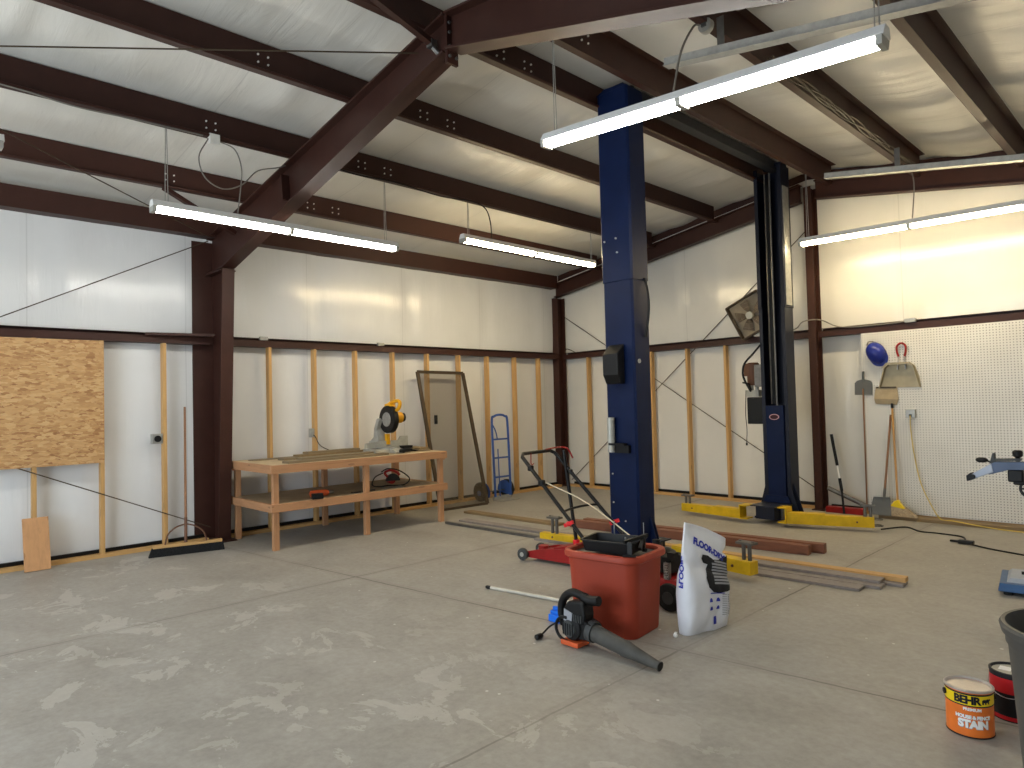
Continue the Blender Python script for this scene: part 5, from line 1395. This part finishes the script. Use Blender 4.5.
mb = MB(); mb.tube([(5.402, -.055, 1.34), (5.462, -.19, .20)], .0125, 10); mb.build('handle', 'handle_yellow', bb, smooth=True)
mb = MB(); mb.tube([(5.400, -.050, 1.39), (5.4025, -.0555, 1.33)], .0155, 10); mb.build('hanging_tip', 'black_paint', bb, smooth=True)
mb = MB(); mb.prism([(5.38, .155), (5.43, .22), (5.475, .235), (5.49, .20), (5.55, .125)], -.225, -.16, 'xz'); mb.build('cap', 'label_yellow', bb, bevel=.01)
mb = MB(); mb.rings([[(5.36, -.22, .17), (5.565, -.22, .135), (5.565, -.165, .135), (5.36, -.165, .17)], [(5.34, -.25, .045), (5.67, -.25, .042), (5.67, -.15, .042), (5.34, -.15, .045)]]); mb.build('bristles', 'straw', bb)
t = wall_box('grey outlet box on pegboard with yellow cord plugged in', (5.60, -.035, 1.262), (.10, .05, .10), 'galv', 'dark_grey', lambda mb, c: mb.cbox(c + V((-.0, -.028, -.02)), (.03, .01, .03)))
cable('extension_cord', [(5.60, -.07, 1.24), (5.60, -.075, 1.10), (5.62, -.06, .80), (5.68, -.07, .45), (5.80, -.12, .18), (5.90, -.17, .046), (6.02, -.21, .046), (6.2, -.235, .030), (6.5, -.26, .007), (6.9, -.30, .007), (7.4, -.33, .007)], .0065, 'cord_yellow', 'yellow extension cord hanging from pegboard outlet onto the plank', 'cord')
t = thing('extension_cord', 'dark extension cord snaking across floor from far lift arm', 'cord', (6.1, -1.0, 0))
mb = MB(); mb.tube(smooth_path([(5.52, -.99, .008), (5.68, -.70, .008), (5.87, -.87, .008), (6.02, -.87, .008), (6.25, -.91, .008), (6.33, -1.08, .008), (6.30, -1.2, .008), (6.40, -1.28, .012), (6.6, -1.40, .008), (6.9, -1.52, .008), (7.5, -1.75, .008)]), .008, 6); mb.build('cable', 'black', t, smooth=True)
mb = MB(); mb.cbox((6.38, -1.27, .022), (.13, .06, .035)).cbox((6.27, -1.22, .012), (.08, .03, .02)); mb.build('connector', 'black', t, bevel=.006)
mb = MB(); mb.tube([(4.665, -.045, 1.0), (4.735, -.07, .60)], .019, 10); bp = thing('pry_pole', 'thin black-handled pole leaning on end wall by ridge column', 'pole', (4.75, -.1, 0)); mb.build('grip', 'black', bp, smooth=True)
mb = MB(); mb.tube([(4.735, -.07, .60), (4.765, -.09, .44)], .010, 8); mb.build('shaft', 'label_white', bp, smooth=True)
mb = MB(); mb.tube([(4.765, -.09, .44), (4.79, -.10, .28)], .019, 10).tube([(4.79, -.10, .28), (4.835, -.175, .008)], .014, 8); mb.build('lower_grip', 'black', bp, smooth=True)
t = thing('toolbox', 'low red metal box on floor at end wall behind far lift arm', 'box', (4.80, -.13, 0))
mb = MB(); mb.box(4.60, 5.05, -.15, -.045, 0.0, .075); mb.build('body', 'red', t, bevel=.004)
mb = MB(); mb.tube([(4.60, -.05, .30), (5.04, -.03, .108)], .03, 8); single(mb, 'grey_pipe', 'gun_metal', 'thick grey pipe slanting behind ridge column foot onto red box', 'pipe', smooth=True)

# box fan propped on the girt
fn_ = thing('box_fan', 'tilted square box fan propped on girt behind far lift post', 'fan', (3.62, -.08, 2.4))
FT = Matrix.Translation((3.665, -.135, 2.665)) @ Matrix.Rotation(radians(-24), 4, 'Y') @ Matrix.Rotation(radians(8), 4, 'X')
s_ = .255
mb = MB(FT)
for a, b in (((-s_, 0, -s_), (s_, 0, -s_)), ((-s_, 0, s_), (s_, 0, s_)), ((-s_, 0, -s_), (-s_, 0, s_)), ((s_, 0, -s_), (s_, 0, s_))):
    mb.bar(a, b, .022, .11, (0, 1, 0))
mb.build('frame', 'brown_metal', fn_, bevel=.006)
mb = MB(FT)
for r in (.12, .18, .235):
    mb.tube([(r * cos(2 * pi * k / 32), -.05, r * sin(2 * pi * k / 32)) for k in range(32)], .0022, 4, True)
for k in range(6):
    a = 2 * pi * k / 6; mb.tube([(.05 * cos(a), -.05, .05 * sin(a)), (.245 * cos(a), -.05, .245 * sin(a))], .0022, 4)
mb.build('grille', 'fan_back', fn_)
mb = MB(FT); mb.lathe([(.01, -.056), (.05, -.056), (.055, -.045), (.055, -.02), (.01, -.02)], (0, 0, 0), 'y', 24); mb.build('hub', 'light_grey', fn_, smooth=True)
for k in range(5):
    a0 = 2 * pi * k / 5 + .3
    mb = MB(FT); R = []
    for r, wd in ((.05, .30), (.12, .42), (.225, .34)):
        R.append([(r * cos(a0 - wd), -.03, r * sin(a0 - wd)), (r * cos(a0 + wd), .02, r * sin(a0 + wd)), (r * cos(a0 + wd), .023, r * sin(a0 + wd)), (r * cos(a0 - wd), -.027, r * sin(a0 - wd))])
    mb.rings(R); mb.build('fan_blade', 'fan_blade', fn_)
mb = MB(FT); mb.box(-s_ + .01, s_ - .01, .03, .036, -s_ + .01, s_ - .01); mb.build('back_panel', 'fan_back', fn_)
mb = MB(); mb.cbox((3.74, -.02, 2.405), (.16, .08, .08)); single(mb, 'foam_block', 'foam', 'small cream block wedged on girt under the box fan', 'block', bevel=.004)

# cables lying along the girts
cable('girt_cable', [(.03, .03, 2.40), (.10, -.02, 2.46), (.2, -.03, 2.44), (.34, -.03, 2.375)], .008, 'brown_metal', 'short cable looping over girt beside far corner column')
cable('girt_cable', [(4.0, -.02, 2.37), (4.25, -.04, 2.42), (4.38, -.1, 2.50), (4.6, -.1, 2.50), (4.85, -.03, 2.385), (5.4, -.012, 2.375), (5.56, -.012, 2.385)], .008, 'cord_grey', 'pale cable passing over girt around column under roof peak')
mb = MB(); mb.cbox((5.63, -.012, 2.39), (.12, .05, .05)); single(mb, 'girt_box', 'galv', 'small grey box on girt at upper left of pegboard', 'electrical box', bevel=.004)
for p, lb in (((-.0, -5.55, 2.392), 'small grey cable box on girt above left end of workbench'), ((-.0, -3.85, 2.392), 'small grey cable box on girt above the miter saw')):
    mb = MB(); mb.cbox(V(p) + V((-.02, 0, .0)), (.05, .10, .045)); single(mb, 'girt_box', 'galv', lb, 'electrical box', bevel=.004)

# ------------------------------------------------------------------ light
wd = bpy.data.worlds.new('world'); bpy.context.scene.world = wd; wd.use_nodes = True
bg = wd.node_tree.nodes['Background']; bg.inputs[0].default_value = (.62, .80, 1.0, 1); bg.inputs[1].default_value = SKY
pl_ = bpy.data.lights.new('door_daylight', 'AREA'); pl_.shape = 'RECTANGLE'; pl_.size = DX1 - DX0; pl_.size_y = DH
pl_.energy = DAY; pl_.color = (.80, .90, 1.0)
lo = bpy.data.objects.new('door_daylight', pl_); C.objects.link(lo)
lo.location = ((DX0 + DX1) / 2, YB - .2, DH / 2); lo.rotation_euler = (radians(90), 0, 0)
sc_ = bpy.context.scene
sc_.view_settings.view_transform = 'Standard'; sc_.view_settings.look = 'None'; sc_.view_settings.gamma = 1.0
sc_.view_settings.exposure = EXPO; sc_.view_settings.use_curve_mapping = False
sc_.cycles.max_bounces = 10; sc_.cycles.diffuse_bounces = 6; sc_.cycles.glossy_bounces = 4; sc_.cycles.transparent_max_bounces = 8
sc_.cycles.use_denoising = True; sc_.cycles.sample_clamp_indirect = 6
